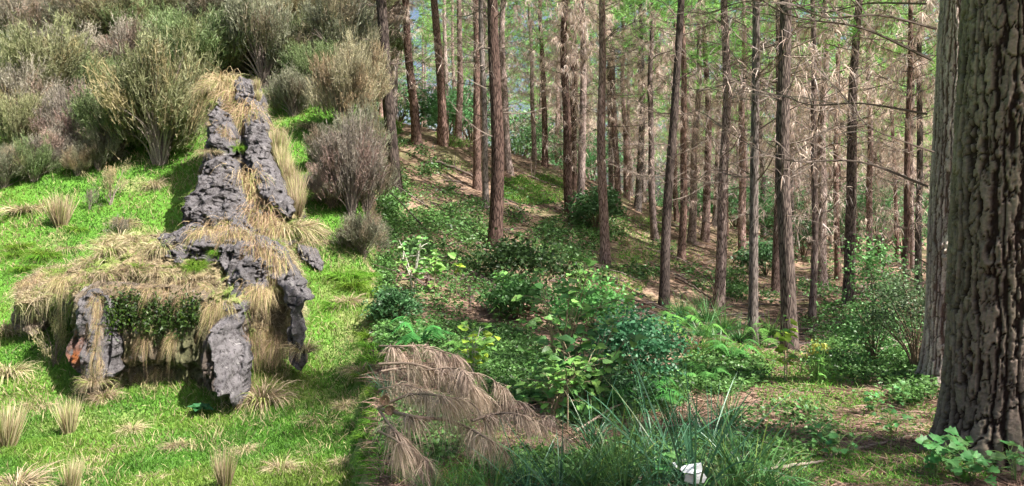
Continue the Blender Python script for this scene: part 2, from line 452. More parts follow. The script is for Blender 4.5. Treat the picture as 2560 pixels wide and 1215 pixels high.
def slab(poly, y_bot, y_top, thick=0.9, bulge=0.35, slope=0.9, rough=0.10, step=2.5, seed=1, col=ROCK, extra=None, lean_pow=1.0, paint=None):
    """A solid boulder: the outline at its own distance, faceted bulge in front, body thickness behind."""
    poly = np.asarray(poly, float)
    x0, y0 = poly.min(0) - step; x1, y1 = poly.max(0) + step
    xs = np.arange(x0, x1 + step, step); ys = np.arange(y0, y1 + step, step)
    Xg, Yg = np.meshgrid(xs, ys, indexing='ij')
    # ragged outline
    wob = 13.0
    q = np.stack([Xg.ravel(), Yg.ravel()], 1)
    q = q + (np.stack([fbm(np.c_[q / 26.0, np.full(len(q), seed)], 3), fbm(np.c_[q / 26.0, np.full(len(q), seed + 9.5)], 3)], 1) - 0.5) * wob * 2
    a, b = poly, np.roll(poly, -1, 0)
    dmin = np.full(len(q), 1e9); inside = np.zeros(len(q), bool)
    for (ax, ay), (bx, by) in zip(a, b):
        e = np.array([bx - ax, by - ay]); w = q - [ax, ay]
        t = np.clip((w @ e) / (e @ e), 0, 1)
        dmin = np.minimum(dmin, np.hypot(*(w - t[:, None] * e).T))
        c = ((ay > q[:, 1]) != (by > q[:, 1])) & (q[:, 0] < (bx - ax) * (q[:, 1] - ay) / ((by - ay) if by != ay else 1e-9) + ax)
        inside ^= c
    d = np.where(inside, dmin, 0).reshape(Xg.shape)
    ins = inside.reshape(Xg.shape)
    v = (Yg - poly[:, 1].min()) / (np.ptp(poly[:, 1]) + 1e-9)
    Yd = y_bot + (y_top - y_bot) * np.clip(1 - v, -0.1, 1.1) ** lean_pow
    mpp = Yd / F
    off = np.minimum(d * mpp * slope, bulge + 0.15 * d * mpp)
    if extra is not None: off = off + extra(Xg, Yg) * sstep(0, 20, d)
    base = np.stack([(Xg - CX) * mpp, Yd, CZ + (HY - Yg) * mpp], -1)
    nz = fbm(base.reshape(-1, 3) * [2.6, 2.6, 1.4], 5, seed).reshape(Xg.shape) - 0.5
    rid = 1 - np.abs(fbm(base.reshape(-1, 3) * [5.5, 5.5, 2.2], 4, seed + 3).reshape(Xg.shape) - 0.5) * 4
    edge = sstep(0, 12, d)
    cr_ = fbm(base.reshape(-1, 3) * [13, 13, 6], 4, seed + 6).reshape(Xg.shape)
    flu = np.abs(fbm(base.reshape(-1, 3) * [9.5, 2.0, 1.2], 3, seed + 5).reshape(Xg.shape) - .5) * -3 + .3
    lump = np.floor(fbm(base.reshape(-1, 3) * [3.4, 3.4, 2.2], 3, seed + 8).reshape(Xg.shape) * 9) / 9 - .5
    off = off + (nz * rough * 3.4 + lump * rough * 1.3 + flu * rough * 3.4 + rid * rough * 0.35 - sstep(.52, .66, cr_) * rough * 1.0) * edge
    front = base.copy(); front[..., 1] -= off
    # keep the point on its own line of sight sideways while it moves forward only a little
    back = base.copy(); back[..., 1] += thick * np.sqrt(np.clip(d * mpp * 2.0 / max(thick, .1), 0, 1)); back[..., 2] -= 0.0
    cell = ins[:-1, :-1] & ins[1:, :-1] & ins[1:, 1:] & ins[:-1, 1:]
    nyg = Xg.shape[1]
    i, j = np.nonzero(cell)
    fq = np.stack([i * nyg + j, i * nyg + j + 1, (i + 1) * nyg + j + 1, (i + 1) * nyg + j], -1)
    N = Xg.size
    # border cells: stitch front and back along the outline
    E = {}
    for qd in fq:
        for k in range(4):
            e = (qd[k], qd[(k + 1) % 4])
            if (e[1], e[0]) in E: del E[(e[1], e[0])]
            else: E[e] = 1
    rim = np.array([[e[1], e[0], e[0] + N, e[1] + N] for e in E])
    V = np.concatenate([front.reshape(-1, 3), back.reshape(-1, 3)])
    FF = np.concatenate([fq, fq[:, ::-1] + N, rim])
    C = np.broadcast_to(col, (N, 3)).copy()
    if paint is not None: C = paint(Xg.ravel(), Yg.ravel(), C, V[:N])
    C = np.concatenate([C, C])
    used = np.unique(FF); rm = np.full(2 * N, -1); rm[used] = np.arange(len(used))
    return MB().add(V[used], rm[FF], C[used])

def blob(x, y, cx, cy, r):
    return np.exp(-((x - cx) ** 2 + (y - cy) ** 2) / (r * r))

outcrop = thing('rock_outcrop', 'tall grey rock outcrop stepping up the green hillside, draped with straw grass', 'rock', foot(480, 980))
outcrop_pieces, earth_pieces = [], []
def piece(name, mb, earth=False, label=None):
    v, f, c = mb.arrays()
    mb2 = MB().add(v - np.array(outcrop.location), f, c)
    o = mb2.obj(name, M_EARTH if earth is True else M_ROCK, outcrop, smooth=earth is not True)
    if label: o['label'] = label
    outcrop_pieces.append((v, f))
    if earth: earth_pieces.append((v, f, earth))
    return o

def earth_paint(x, y, C, P):
    k = fbm(P * [2.2, 2.2, 2.2], 4, 4)
    C = C + (GRN - C) * (0.75 * sstep(.52, .66, k))[:, None]
    return C + (np.array([.12, .085, .05]) - C) * (0.6 * sstep(.55, .72, fbm(P * 4.0, 3, 8)))[:, None]

def core_paint(x, y, C, P):
    k = sstep(.46, .56, fbm(P * [1.6, 1.6, 1.6], 4, 14))
    C = C + (THATCH - C) * k[:, None]
    return C + (GRN - C) * (.8 * k * sstep(.5, .6, fbm(P * 2.4, 3, 4)))[:, None]

def face_paint(x, y, C, P):
    k = fbm(P * 3.0, 4, 7)
    C = C + (np.array([.20, .15, .09]) - C) * (0.7 * sstep(.5, .65, k))[:, None]
    C = C + (np.array([.11, .14, .045]) - C) * (0.5 * sstep(.5, .65, fbm(P * 2.0, 3, 12)))[:, None]
    C = C + (ORANGE - C) * np.clip(0.8 * blob(x, y, 545, 985, 22) * (k > .45), 0, 1)[:, None]
    return C

def pillar_paint(x, y, C, P):
    k = sstep(.42, .55, fbm(P * 9.0, 3, 3))
    return C + (ORANGE - C) * np.clip(k * (1.2 * blob(x, y, 190, 888, 24) + 0.7 * blob(x, y, 196, 840, 18)), 0, 1)[:, None]

piece('rock_core', slab([(508, 245), (535, 215), (560, 200), (622, 195), (650, 290), (672, 380), (705, 440), (735, 540), (715, 615), (470, 615), (455, 560), (495, 430), (515, 380), (520, 320)],
      10.6, 15.6, thick=5.0, bulge=0.5, slope=0.8, rough=0.14, seed=2, paint=core_paint), 'mixed', 'grey rock spine with straw grass in its cracks')
piece('grassy_ledge', slab([(120, 735), (150, 690), (232, 640), (262, 602), (330, 596), (450, 585), (560, 620), (640, 700), (600, 765), (480, 742), (400, 738), (200, 742)],
      8.8, 10.3, thick=3.6, bulge=0.3, slope=0.7, rough=0.13, seed=3, col=THATCH, paint=earth_paint), True, 'ledge thick with straw grass over the undercut face')
piece('undercut_face', slab([(185, 735), (240, 700), (400, 715), (520, 720), (575, 760), (610, 800), (600, 960), (540, 1015), (420, 995), (300, 1000), (210, 975), (185, 860)],
      8.75, 9.0, thick=1.8, bulge=0.10, slope=0.6, rough=0.07, seed=4, col=BROWN, paint=face_paint,
      extra=lambda x, y: -0.16 * sstep(895, 925, y) * (1 - sstep(480, 530, x)) * sstep(250, 300, x) - 0.05 * sstep(820, 850, y) + 0.06 * (1 - sstep(735, 765, y))),
      False, 'brown shaded rock face under the grassy ledge')
piece('boulder', slab([(198, 745), (228, 720), (262, 740), (285, 780), (288, 930), (245, 965), (212, 940), (172, 918), (168, 885), (186, 830)],
      8.45, 8.75, thick=0.9, bulge=0.2, slope=0.7, rough=0.06, seed=5, paint=pillar_paint), False, 'narrow pillar with an orange lichen patch')
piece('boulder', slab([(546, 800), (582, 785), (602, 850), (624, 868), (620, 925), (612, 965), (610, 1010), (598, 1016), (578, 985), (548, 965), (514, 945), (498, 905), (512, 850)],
      8.1, 8.6, thick=0.9, bulge=0.12, slope=1.0, rough=0.06, seed=6, extra=lambda x, y: .34 - np.where(x < 560 + (y - 800) * .12, (560 + (y - 800) * .12 - x) * .0050, (x - 560 - (y - 800) * .12) * .0075), paint=lambda x, y, C, P: C * np.where((x < 556 + (y - 800) * .12)[:, None], [.72, .62, .5], [1.15, 1.15, 1.15])), False, 'wedge-shaped front pillar, left facet coloured dark as in shade, right facet pale as in sun')  # shade painted into the left facet's colour, sunlight into the right one's
piece('earth_core', slab([(600, 600), (695, 605), (725, 700), (728, 850), (650, 905), (598, 880), (575, 760)],
      9.2, 10.4, thick=3.0, bulge=0.3, slope=0.7, rough=0.12, seed=7, col=THATCH, paint=earth_paint), True)
piece('boulder', slab([(684, 618), (710, 632), (735, 680), (768, 728), (774, 750), (752, 768), (712, 764), (700, 715), (688, 670)],
      9.0, 9.9, thick=1.2, bulge=0.3, slope=1.0, rough=0.07, seed=8), False, 'dark smooth cap stone of the right pillar')
piece('boulder', slab([(715, 755), (752, 755), (748, 800), (768, 832), (748, 862), (760, 900), (747, 928), (728, 905), (712, 850), (724, 800)],
      8.95, 9.15, thick=0.9, bulge=0.25, slope=0.9, rough=0.07, seed=9), False, 'slender lower pillar below the cap stone')
piece('boulder', slab([(398, 585), (462, 568), (560, 580), (655, 595), (690, 640), (655, 735), (602, 752), (560, 660), (450, 645), (396, 640)],
      8.95, 10.2, thick=1.2, bulge=0.3, slope=0.8, rough=0.13, seed=10))
piece('boulder', slab([(498, 440), (518, 402), (560, 385), (584, 400), (590, 450), (606, 510), (612, 560), (655, 610), (560, 625), (470, 566), (458, 525), (486, 470)],
      10.15, 12.3, thick=1.4, bulge=0.4, slope=0.9, rough=0.12, seed=11), False, 'craggy grey block halfway up the outcrop')
piece('boulder', slab([(522, 285), (545, 262), (572, 285), (584, 330), (578, 380), (550, 410), (520, 400)],
      12.2, 13.9, thick=1.2, bulge=0.35, slope=0.9, rough=0.11, seed=12))
piece('boulder', slab([(586, 205), (608, 190), (636, 212), (656, 290), (670, 340), (662, 395), (612, 395), (612, 330), (594, 255)],
      12.3, 15.2, thick=1.2, bulge=0.35, slope=0.9, rough=0.11, seed=13), False, 'bare dark summit slab')
piece('boulder', slab([(612, 376), (656, 362), (692, 430), (728, 515), (730, 548), (692, 528), (650, 480), (618, 440)],
      11.0, 12.8, thick=1.2, bulge=0.4, slope=1.0, rough=0.10, seed=14), False, 'smooth sloping slab right of the grassy gully')
piece('earth_core', slab([(35, 765), (52, 700), (110, 668), (205, 655), (240, 700), (215, 765), (180, 770), (140, 742), (90, 748)],
      9.5, 11.2, thick=1.0, bulge=0.25, slope=0.7, rough=0.07, seed=15, col=THATCH, paint=earth_paint), True)
piece('boulder', slab([(28, 800), (45, 752), (75, 740), (112, 748), (118, 800), (95, 835), (40, 838)],
      9.9, 10.4, thick=0.9, bulge=0.25, slope=0.8, rough=0.06, seed=16, col=BROWN * 1.2))
piece('boulder', slab([(578, 545), (622, 575), (646, 650), (640, 720), (615, 770), (592, 815), (556, 800), (570, 720), (556, 640)],
      8.55, 10.3, thick=1.0, bulge=0.3, slope=0.9, rough=0.12, seed=18), False, 'rib of rock running down to the front pillar')
piece('boulder', slab([(398, 640), (420, 590), (470, 560), (505, 575), (500, 620), (455, 660)],
      9.4, 10.4, thick=1.0, bulge=0.3, slope=0.9, rough=0.12, seed=19), False, 'pale crusted rock at the back of the ledge')
piece('boulder', slab([(640, 590), (690, 600), (706, 650), (694, 700), (664, 690), (640, 650)],
      9.4, 10.0, thick=1.0, bulge=0.25, slope=0.9, rough=0.12, seed=20))
side_rock = slab([(738, 610), (782, 622), (812, 655), (810, 680), (772, 658), (740, 634)], 12.3, 13.0, thick=0.8, bulge=0.3, slope=1.0, rough=0.08, seed=17)
v, f, c = side_rock.arrays()
tag(side_rock.obj('small_rock', M_ROCK, smooth=True), 'small pitted grey rock in the grass right of the outcrop', 'rock')
outcrop_pieces.append((v, f))

av, af, k = [gv], [gf], len(gv)
for v, f in outcrop_pieces:
    av.append(v); af.append(f + k); k += len(v)
all_bvh = BVHTree.FromPolygons(np.concatenate(av).tolist(), np.concatenate(af).tolist())

# ------------------------------------------------------------------ grass on the hillside (uncountable)
def left_grass():
    N = 215000
    Y = 5.6 * (24 / 5.6) ** RNG.random(N)
    X = -Y * (0.17 + RNG.random(N) * 0.62)
    px = colpx(X, Y)
    keep = RNG.random(N) < 1 - sstep(895, 950, px + (n2(X, Y, 2.2, 3, 41) - .5) * 130)
    X, Y = X[keep], Y[keep]; N = len(X)
    Z = ground_z(X, Y)
    pa = n2(X, Y, 0.8, 3, 21); pb = n2(X, Y, 2.6, 3, 22)
    L = (0.04 + 0.07 * RNG.random(N)) * (0.55 + 1.0 * pb) * (0.75 + 0.03 * Y)
    D = np.stack([RNG.normal(0, .45, N), RNG.normal(-.1, .45, N), np.full(N, 1.0)], 1)
    c = np.array([.105, .235, .032]) * (1 - sstep(.42, .62, pa))[:, None] + np.array([.215, .325, .055]) * sstep(.42, .62, pa)[:, None]
    pc = n2(X, Y, 1.1, 3, 23); pxx = colpx(X, Y)
    near_rock = np.exp(-((pxx - 560) / 260) ** 2) * sstep(7.5, 9, Y) * .25
    dry = (RNG.random(N) < 0.025 + 0.14 * sstep(.55, .7, pb) + .22 * sstep(.6, .7, pc) + near_rock * .6)[:, None]
    L = L * np.where(dry[:, 0], 1.5, 1.0)
    c = np.where(dry, np.array([.50, .42, .23]), c) * RNG.uniform(.6, 1.3, (N, 1))
    mb = MB()
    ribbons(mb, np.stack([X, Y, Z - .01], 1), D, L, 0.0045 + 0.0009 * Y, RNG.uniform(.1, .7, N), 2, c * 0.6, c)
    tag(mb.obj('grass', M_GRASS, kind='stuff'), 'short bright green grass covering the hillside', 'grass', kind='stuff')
left_grass()

def thatch():
    mb = MB()
    for v, f, how in earth_pieces:
        a, b, c = v[f[:, 0]], v[f[:, 1]], v[f[:, 2]]
        nr = np.cross(b - a, c - a); ar = np.linalg.norm(nr, axis=1) / 2; nr = unit(nr)
        ok = nr[:, 1] < 0.25
        p = ar * ok; cnt = int(min(12000, 1500 * p.sum() + 1500))
        k = RNG.choice(len(f), cnt, p=p / p.sum())
        if how == 'mixed':
            m_ = (v[f[k, 0]])
            k = k[fbm(m_ * 1.6, 4, 14) > .5]; cnt = len(k)
        r1, r2 = RNG.random((2, cnt)); s = np.sqrt(r1)
        P = a[k] * (1 - s)[:, None] + b[k] * (s * (1 - r2))[:, None] + c[k] * (s * r2)[:, None]
        D = nr[k] * .8 + RNG.normal(0, .75, (cnt, 3)) + [0, -.15, .35]
        g = fbm(P * 2.2, 3, 4)
        mix = sstep(.46, .58, g)[:, None] * (RNG.random((cnt, 1)) < .8)
        pick = RNG.random((cnt, 1)); col = np.where(pick < .3, np.array([.25, .185, .125]), np.where(pick < .62, np.array([.40, .31, .205]), np.array([.54, .44, .31]))) * (1 - mix) + np.array([.23, .32, .06]) * mix
        col = col * RNG.uniform(.6, 1.25, (cnt, 1))
        ribbons(mb, P - nr[k] * .02, D, RNG.uniform(.07, .22, cnt) * (.55 + .05 * P[:, 1]), 0.008, RNG.uniform(.2, 1.2, cnt), 3, col * .7, col)
    tag(mb.obj('thatch', M_DRY, kind='stuff'), 'matted straw grass growing over the ledges of the outcrop', 'grass', kind='stuff')
thatch()

# ------------------------------------------------------------------ tussocks
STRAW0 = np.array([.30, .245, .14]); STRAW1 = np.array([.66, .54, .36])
def tussock_mesh(name, seed, n, mode, c0=STRAW0, c1=STRAW1, w=0.016, mat=None):
    r = np.random.default_rng(seed)
    an = r.random(n) * 2 * math.pi; rr = np.sqrt(r.random(n))
    if mode == 'up':
        P = np.stack([np.cos(an) * rr * .13, np.sin(an) * rr * .13, np.zeros(n)], 1)
        D = np.stack([np.cos(an) * rr * .30, np.sin(an) * rr * .30, np.ones(n)], 1) + r.normal(0, .08, (n, 3))
        L = r.uniform(.55, 1.05, n); dr = r.uniform(0, .18, n)
    elif mode == 'arch':
        P = np.stack([np.cos(an) * rr * .16, np.sin(an) * rr * .16, np.zeros(n)], 1)
        D = np.stack([np.cos(an) * (.25 + rr * .8), np.sin(an) * (.25 + rr * .8), np.ones(n)], 1) + r.normal(0, .15, (n, 3))
        L = r.uniform(.6, 1.2, n); dr = r.uniform(.5, 1.05, n)
    elif mode == 'hang':
        P = np.stack([np.cos(an) * rr * .55, np.sin(an) * rr * .2, r.normal(0, .22, n)], 1)
        D = np.stack([np.cos(an) * .5, -np.abs(np.sin(an)) * .9 - .3, r.uniform(-.2, .7, n)], 1) + r.normal(0, .38, (n, 3))
        L = r.uniform(.5, 1.2, n); dr = r.uniform(.8, 1.5, n)
    elif mode == 'mat':
        P = np.stack([np.cos(an) * rr * .55, np.sin(an) * rr * .45, r.random(n) * .06], 1)
        D = np.stack([np.cos(an + .6) * .9, np.sin(an + .6) * .9, r.uniform(.1, .9, n)], 1) + r.normal(0, .4, (n, 3))
        L = r.uniform(.3, .8, n); dr = r.uniform(.4, 1.2, n)
    mb = MB()
    q = r.uniform(.65, 1.25, (n, 1))
    pk = r.random((n, 1)); hue = np.where(pk < .16, np.array([.62, .95, .42]), np.where(pk < .42, np.array([.62, .56, .5]), np.array([1, 1, 1.])))
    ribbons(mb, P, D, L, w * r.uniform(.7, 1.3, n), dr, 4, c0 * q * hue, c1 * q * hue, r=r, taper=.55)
    return mb.mesh(name, mat or M_DRY)
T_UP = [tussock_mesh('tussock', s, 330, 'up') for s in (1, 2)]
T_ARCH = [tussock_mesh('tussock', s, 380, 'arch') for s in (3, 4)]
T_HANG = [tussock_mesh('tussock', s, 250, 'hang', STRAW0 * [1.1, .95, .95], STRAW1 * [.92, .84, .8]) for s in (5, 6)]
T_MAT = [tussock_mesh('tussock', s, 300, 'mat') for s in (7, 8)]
T_GRN = [tussock_mesh('grass_clump', 9, 380, 'arch', np.array([.10, .2, .02]), np.array([.24, .42, .05]), .018, M_GRASS)]

def tussock(px, py, hpx, kind, label, group=None, wide=1.0, rz=None, lean=0.0, name='tussock'):
    h, nn = ray(px, py, all_bvh)
    if h is None: return
    s = hpx / F * h.y
    me = random.choice(kind)
    o = link(name, me)
    o.location = h - Vector((0, 0, .02 * s))
    hang = kind is T_HANG
    o.rotation_euler = (random.uniform(-.1, .1), lean + random.uniform(-.1, .1), random.uniform(-.35, .35) if hang else (random.random() * 6.28 if rz is None else rz))
    o.scale = (s * wide, s * wide, s * random.uniform(.92, 1.08))
    return tag(o, label, 'tussock' if name == 'tussock' else 'grass clump', group)

# single tussocks that stand out
for px, py, hp, kd, lb, wd in [
    (562, 1222, 118, T_UP, 'tall upright straw tussock at the bottom edge below the front pillar', .8),
    (700, 1180, 100, T_ARCH, 'sprawling straw tussock in the green grass right of the tall upright one', .9),
    (178, 1225, 105, T_UP, 'pale bleached tussock at the bottom edge left of the green patch', .8),
    (172, 1085, 120, T_UP, 'thin pale stalks standing before the orange lichen pillar', .75),
    (15, 1120, 150, T_UP, 'golden tussock cut by the left edge of the view', .9),
    (40, 1225, 120, T_ARCH, 'broad bleached tussock filling the bottom left corner', 1.3),
    (20, 940, 110, T_ARCH, 'grey-green tussock on the left edge below the small shrub', 1.0),
    (12, 840, 120, T_ARCH, 'loose straw tussock on the left edge beside the low brown rock', .9),
    (152, 565, 105, T_UP, 'dark based feathery tussock on the open grass left of the outcrop', 1.0),
    (312, 565, 75, T_ARCH, 'straw tussock at the foot of the pale upright shrub', 1.0),
    (178, 620, 62, T_MAT, 'flattened straw clump lying on the grass above the cave', 1.0),
    (900, 935, 80, T_ARCH, 'leaning straw tussock beside the forest edge halfway down', 1.1),
    (800, 1050, 75, T_MAT, 'flattened straw mat on the grass right of the front pillar', 1.2),
    (655, 1010, 150, T_ARCH, 'large arching straw clump against the right foot of the front pillar', .95),
    (690, 330, 55, T_HANG, 'tan grass curtain on the right shoulder of the summit slab', .8),
    (760, 880, 95, T_ARCH, 'olive straw tussock right of the slender lower pillar', .9),
    (870, 760, 70, T_ARCH, 'low brown tussock near the forest edge right of the outcrop', 1.2),
    (385, 470, 70, T_ARCH, 'wispy seed-headed tussock under the big olive shrub', .9),
    (60, 530, 75, T_ARCH, 'grey straw tussock at the left edge below the shrubs', 1.4),
    (560, 330, 60, T_HANG, 'tan grass strip hanging beside the upper left boulder', .5),
    (595, 375, 48, T_GRN, 'bright green grass clump in the gully below the summit', 1.2)]:
    tussock(px, py, hp, kd, lb, None, wd, name='grass_clump' if kd is T_GRN else 'tussock')

# the tan curtain of grass right of the slabs, and the drapes over ledges
def row(pts, n, hpx, kind, label, group, wide=1.0, jit=10):
    c = curve_pts([(a, b, 0) for a, b in pts], 12)
    for k in range(n):
        p = c[int((k + .5) / n * (len(c) - 1))]
        tussock(p[0] + random.uniform(-jit, jit), p[1] + random.uniform(-jit, jit) * .6, hpx * random.uniform(.8, 1.2), kind, label, group, wide)
row([(690, 390), (715, 440), (738, 500), (745, 545)], 11, 85, T_UP, 'pale tan upright grass in the strip right of the smooth slabs', 'tan grass strip along the slabs', .8, 6)
row([(540, 215), (575, 235), (600, 280), (612, 320)], 9, 85, T_HANG, 'straw tuft hanging on the gully just below the summit', 'straw tufts below the summit', .8, 10)
row([(515, 235), (545, 225), (560, 205), (580, 200)], 7, 62, T_ARCH, 'curled straw tuft on the summit crest', 'straw tufts on the summit', 1.0, 6)
row([(645, 225), (650, 260)], 2, 45, T_UP, 'straw tuft on the right edge of the summit slab', 'straw tufts right of the summit', .8, 4)
row([(600, 440), (625, 480), (650, 540), (690, 590)], 9, 70, T_HANG, 'straw tuft in the gully between the two middle slabs', 'tufts in the middle gully', 1.0, 12)
row([(520, 375), (530, 385)], 1, 48, T_MAT, 'curled tan tuft left of the craggy block', None, 1.0, 5)
row([(500, 590), (560, 575), (620, 600)], 7, 62, T_HANG, 'straw tuft drooping over the rock wall below the craggy block', 'drooping tufts on the middle rock wall', 1.0, 8)
row([(640, 625), (660, 640), (690, 650)], 4, 70, T_HANG, 'thick straw drape left of the dark cap stone', 'straw drape by the cap stone', .8, 8)
row([(620, 725), (680, 725)], 3, 46, T_HANG, 'reddish straw fringe over the hollow left of the right pillar', 'reddish fringe by the right pillar', 1.0, 8)
row([(235, 655), (290, 615), (370, 610), (450, 625)], 8, 80, T_ARCH, 'arching straw tussock along the back of the ledge', 'tussocks along the back of the ledge', .9, 24)
row([(230, 690), (320, 680), (420, 690), (520, 690)], 6, 65, T_MAT, 'straw tussock in the middle of the ledge', 'tussocks in the middle of the ledge', 1.0, 34)
row([(300, 660), (420, 670), (540, 650), (480, 700)], 5, 50, T_GRN, 'green grass clump growing on top of the ledge', 'green clumps on the ledge', 1.0, 26)
row([(140, 705), (200, 705), (260, 710), (330, 715), (400, 730), (470, 735), (540, 725)], 9, 34, T_HANG, 'straw fringe drooping over the lip of the undercut face', 'fringe along the lip of the ledge', .9, 18)
row([(55, 720), (100, 700), (170, 690)], 4, 38, T_HANG, 'straw tuft on the overhang above the dark cave at left', 'tufts on the cave overhang', .9, 8)
row([(235, 740), (232, 800), (238, 860), (245, 920)], 6, 44, T_HANG, 'hanging straw on the pillar beside the orange lichen', 'straw hanging down the lichen pillar', .6, 10)
row([(225, 950), (240, 985), (260, 1000)], 4, 80, T_ARCH, 'tan tangled tuft at the foot of the lichen pillar', 'tufts at the foot of the lichen pillar', .8, 12)
row([(400, 840), (440, 850), (330, 840)], 3, 36, T_HANG, 'pinkish dry grass beard on the shaded rock face', 'grass beards on the shaded face', .8, 14)
row([(380, 930), (430, 935), (310, 930)], 3, 30, T_HANG, 'dull brown grass beard under the shaded rock face', 'grass beards under the shaded face', .9, 12)
row([(530, 760), (560, 770), (540, 790)], 4, 48, T_HANG, 'straw tuft drooping over the top of the front pillar', 'tufts over the front pillar', .8, 10)
row([(620, 860), (660, 830), (690, 860)], 4, 52, T_HANG, 'straw tuft in the hollow between front and right pillars', 'tufts between the pillars', .8, 12)
row([(760, 570), (790, 600), (740, 560), (700, 570)], 6, 75, T_MAT, 'straw mat on the slope right of the outcrop above the small rock', 'straw mats above the small rock', 1.2, 16)
row([(830, 700), (880, 700), (810, 780)], 4, 60, T_GRN, 'green grass clump on the slope right of the outcrop', 'green clumps right of the outcrop', 1.2, 16)
row([(50, 690), (110, 640), (20, 640), (240, 560)], 6, 45, T_GRN, 'green grass clump on the open slope left of the outcrop', 'green clumps left of the outcrop', 1.5, 20)
row([(640, 230), (700, 260), (760, 300), (860, 560)], 5, 60, T_ARCH, 'brown tussock on the shaded grass behind the outcrop', 'tussocks behind the outcrop', 1.1, 20)
row([(925, 680), (935, 800), (922, 900), (938, 1000), (925, 1100), (935, 1205)], 13, 60, T_GRN, 'rank green clump where the grass meets the forest', 'rank clumps along the forest edge', 1.1, 16)
for px, py in [(330, 1080), (450, 1120), (780, 1130), (860, 1160), (380, 1200), (260, 1120), (860, 1020), (100, 1010), (620, 1130)]:
    tussock(px + random.uniform(-15, 15), py, random.uniform(45, 70), random.choice([T_MAT, T_ARCH]), 'small thin straw tuft scattered in the green foreground grass', 'thin tufts in the foreground grass', 1.2)

# creeper on the shaded face and a rosette weed below it
def creeper():
    mb = MB(); n = 2300
    px = RNG.uniform(275, 505, n); py = 780 + RNG.normal(0, 26, n) + 10 * np.sin(px / 30)
    P, Nn = [], []
    for a, b in zip(px, py):
        h, nn = ray(a, b, all_bvh)
        if h is None: continue
        P.append(h); Nn.append(nn)
    P = np.array(P); Nn = np.array(Nn); m = len(P)
    P = P + [0, -1, 0] * RNG.uniform(.0, .14, (m, 1))
    D = rand_dir(m) + Nn * .5 + [0, -.3, 0]
    c = np.array([.035, .075, .014]) * RNG.uniform(.4, 1.7, (m, 1)) * np.where(RNG.random((m, 1)) < .15, [2.2, 1.9, 1.0], [1, 1, 1])
    ribbons(mb, P, D, RNG.uniform(.028, .05, m), RNG.uniform(.018, .03, m), .3, 2, c, c)
    root = thing('creeper', 'dark green small-leaved creeper hanging under the grassy ledge', 'creeper', Vector(P.mean(0)))
    v, f, cc = mb.arrays()
    MB().add(v - P.mean(0), f, cc).obj('foliage', M_LEAF, root, kind='stuff')
    h, nn = ray(500, 1022, all_bvh)
creeper()

# ------------------------------------------------------------------ leaves, leafy plants
def leaf_mesh(name, lobes=0.0, w=.42, fold=.12, curl=.2, mat=None, col=(.10, .27, .05), serr=0.05):
    t = np.linspace(0, 1, 7)
    prof = np.array([.04, .32, .46, .46, .36, .2, .0]) * w / .46
    prof = prof + np.array([0, serr, -serr * .3, serr, -serr * .4, serr * .4, 0])
    prof[1] += lobes
    V, Fc = [], []
    for k, tt in enumerate(t):
        z = -curl * tt * tt
        x = tt - (.06 if k == 1 else 0)
        V += [(x, -prof[k], z + fold * prof[k] / w), (tt, 0, z), (x, prof[k], z + fold * prof[k] / w)]
    for k in range(6):
        i = 3 * k
        Fc += [[i, i + 1, i + 4, i + 3], [i + 1, i + 2, i + 5, i + 4]]
    c = np.array(col)[None] * np.tile(np.array([1.0, 1.15, 1.0]), 7)[:, None]
    return MB().add(V, np.array(Fc), c).mesh(name, mat or M_LEAF)
LEAF_BROAD = leaf_mesh('leaf', .05, .38, .10, .22, col=(.10, .225, .06))
LEAF_LIGHT = leaf_mesh('leaf', .03, .36, .14, .18, col=(.20, .385, .09))
LEAF_DARK = leaf_mesh('leaf', .05, .5, .06, .2, col=(.035, .10, .03))
LEAF_IVY = leaf_mesh('leaf', .12, .46, .08, .15, col=(.11, .28, .085), serr=.17)
LEAF_LONG = leaf_mesh('leaf', 0, .26, .14, .3, col=(.13, .3, .06), serr=0)
LEAF_ROSETTE = leaf_mesh('leaf', 0, .34, .14, .3, col=(.035, .13, .045), serr=.02)
LEAF_YELLOW = leaf_mesh('leaf', .06, .46, .1, .2, col=(.34, .47, .06))

def frame(x, zup):
    x = Vector(x).normalized(); z = Vector(zup)
    y = z.cross(x)
    if y.length < 1e-4: y = Vector((0, 1, 0)).cross(x)
    y.normalize(); z = x.cross(y)
    return Matrix((x, y, z)).transposed()

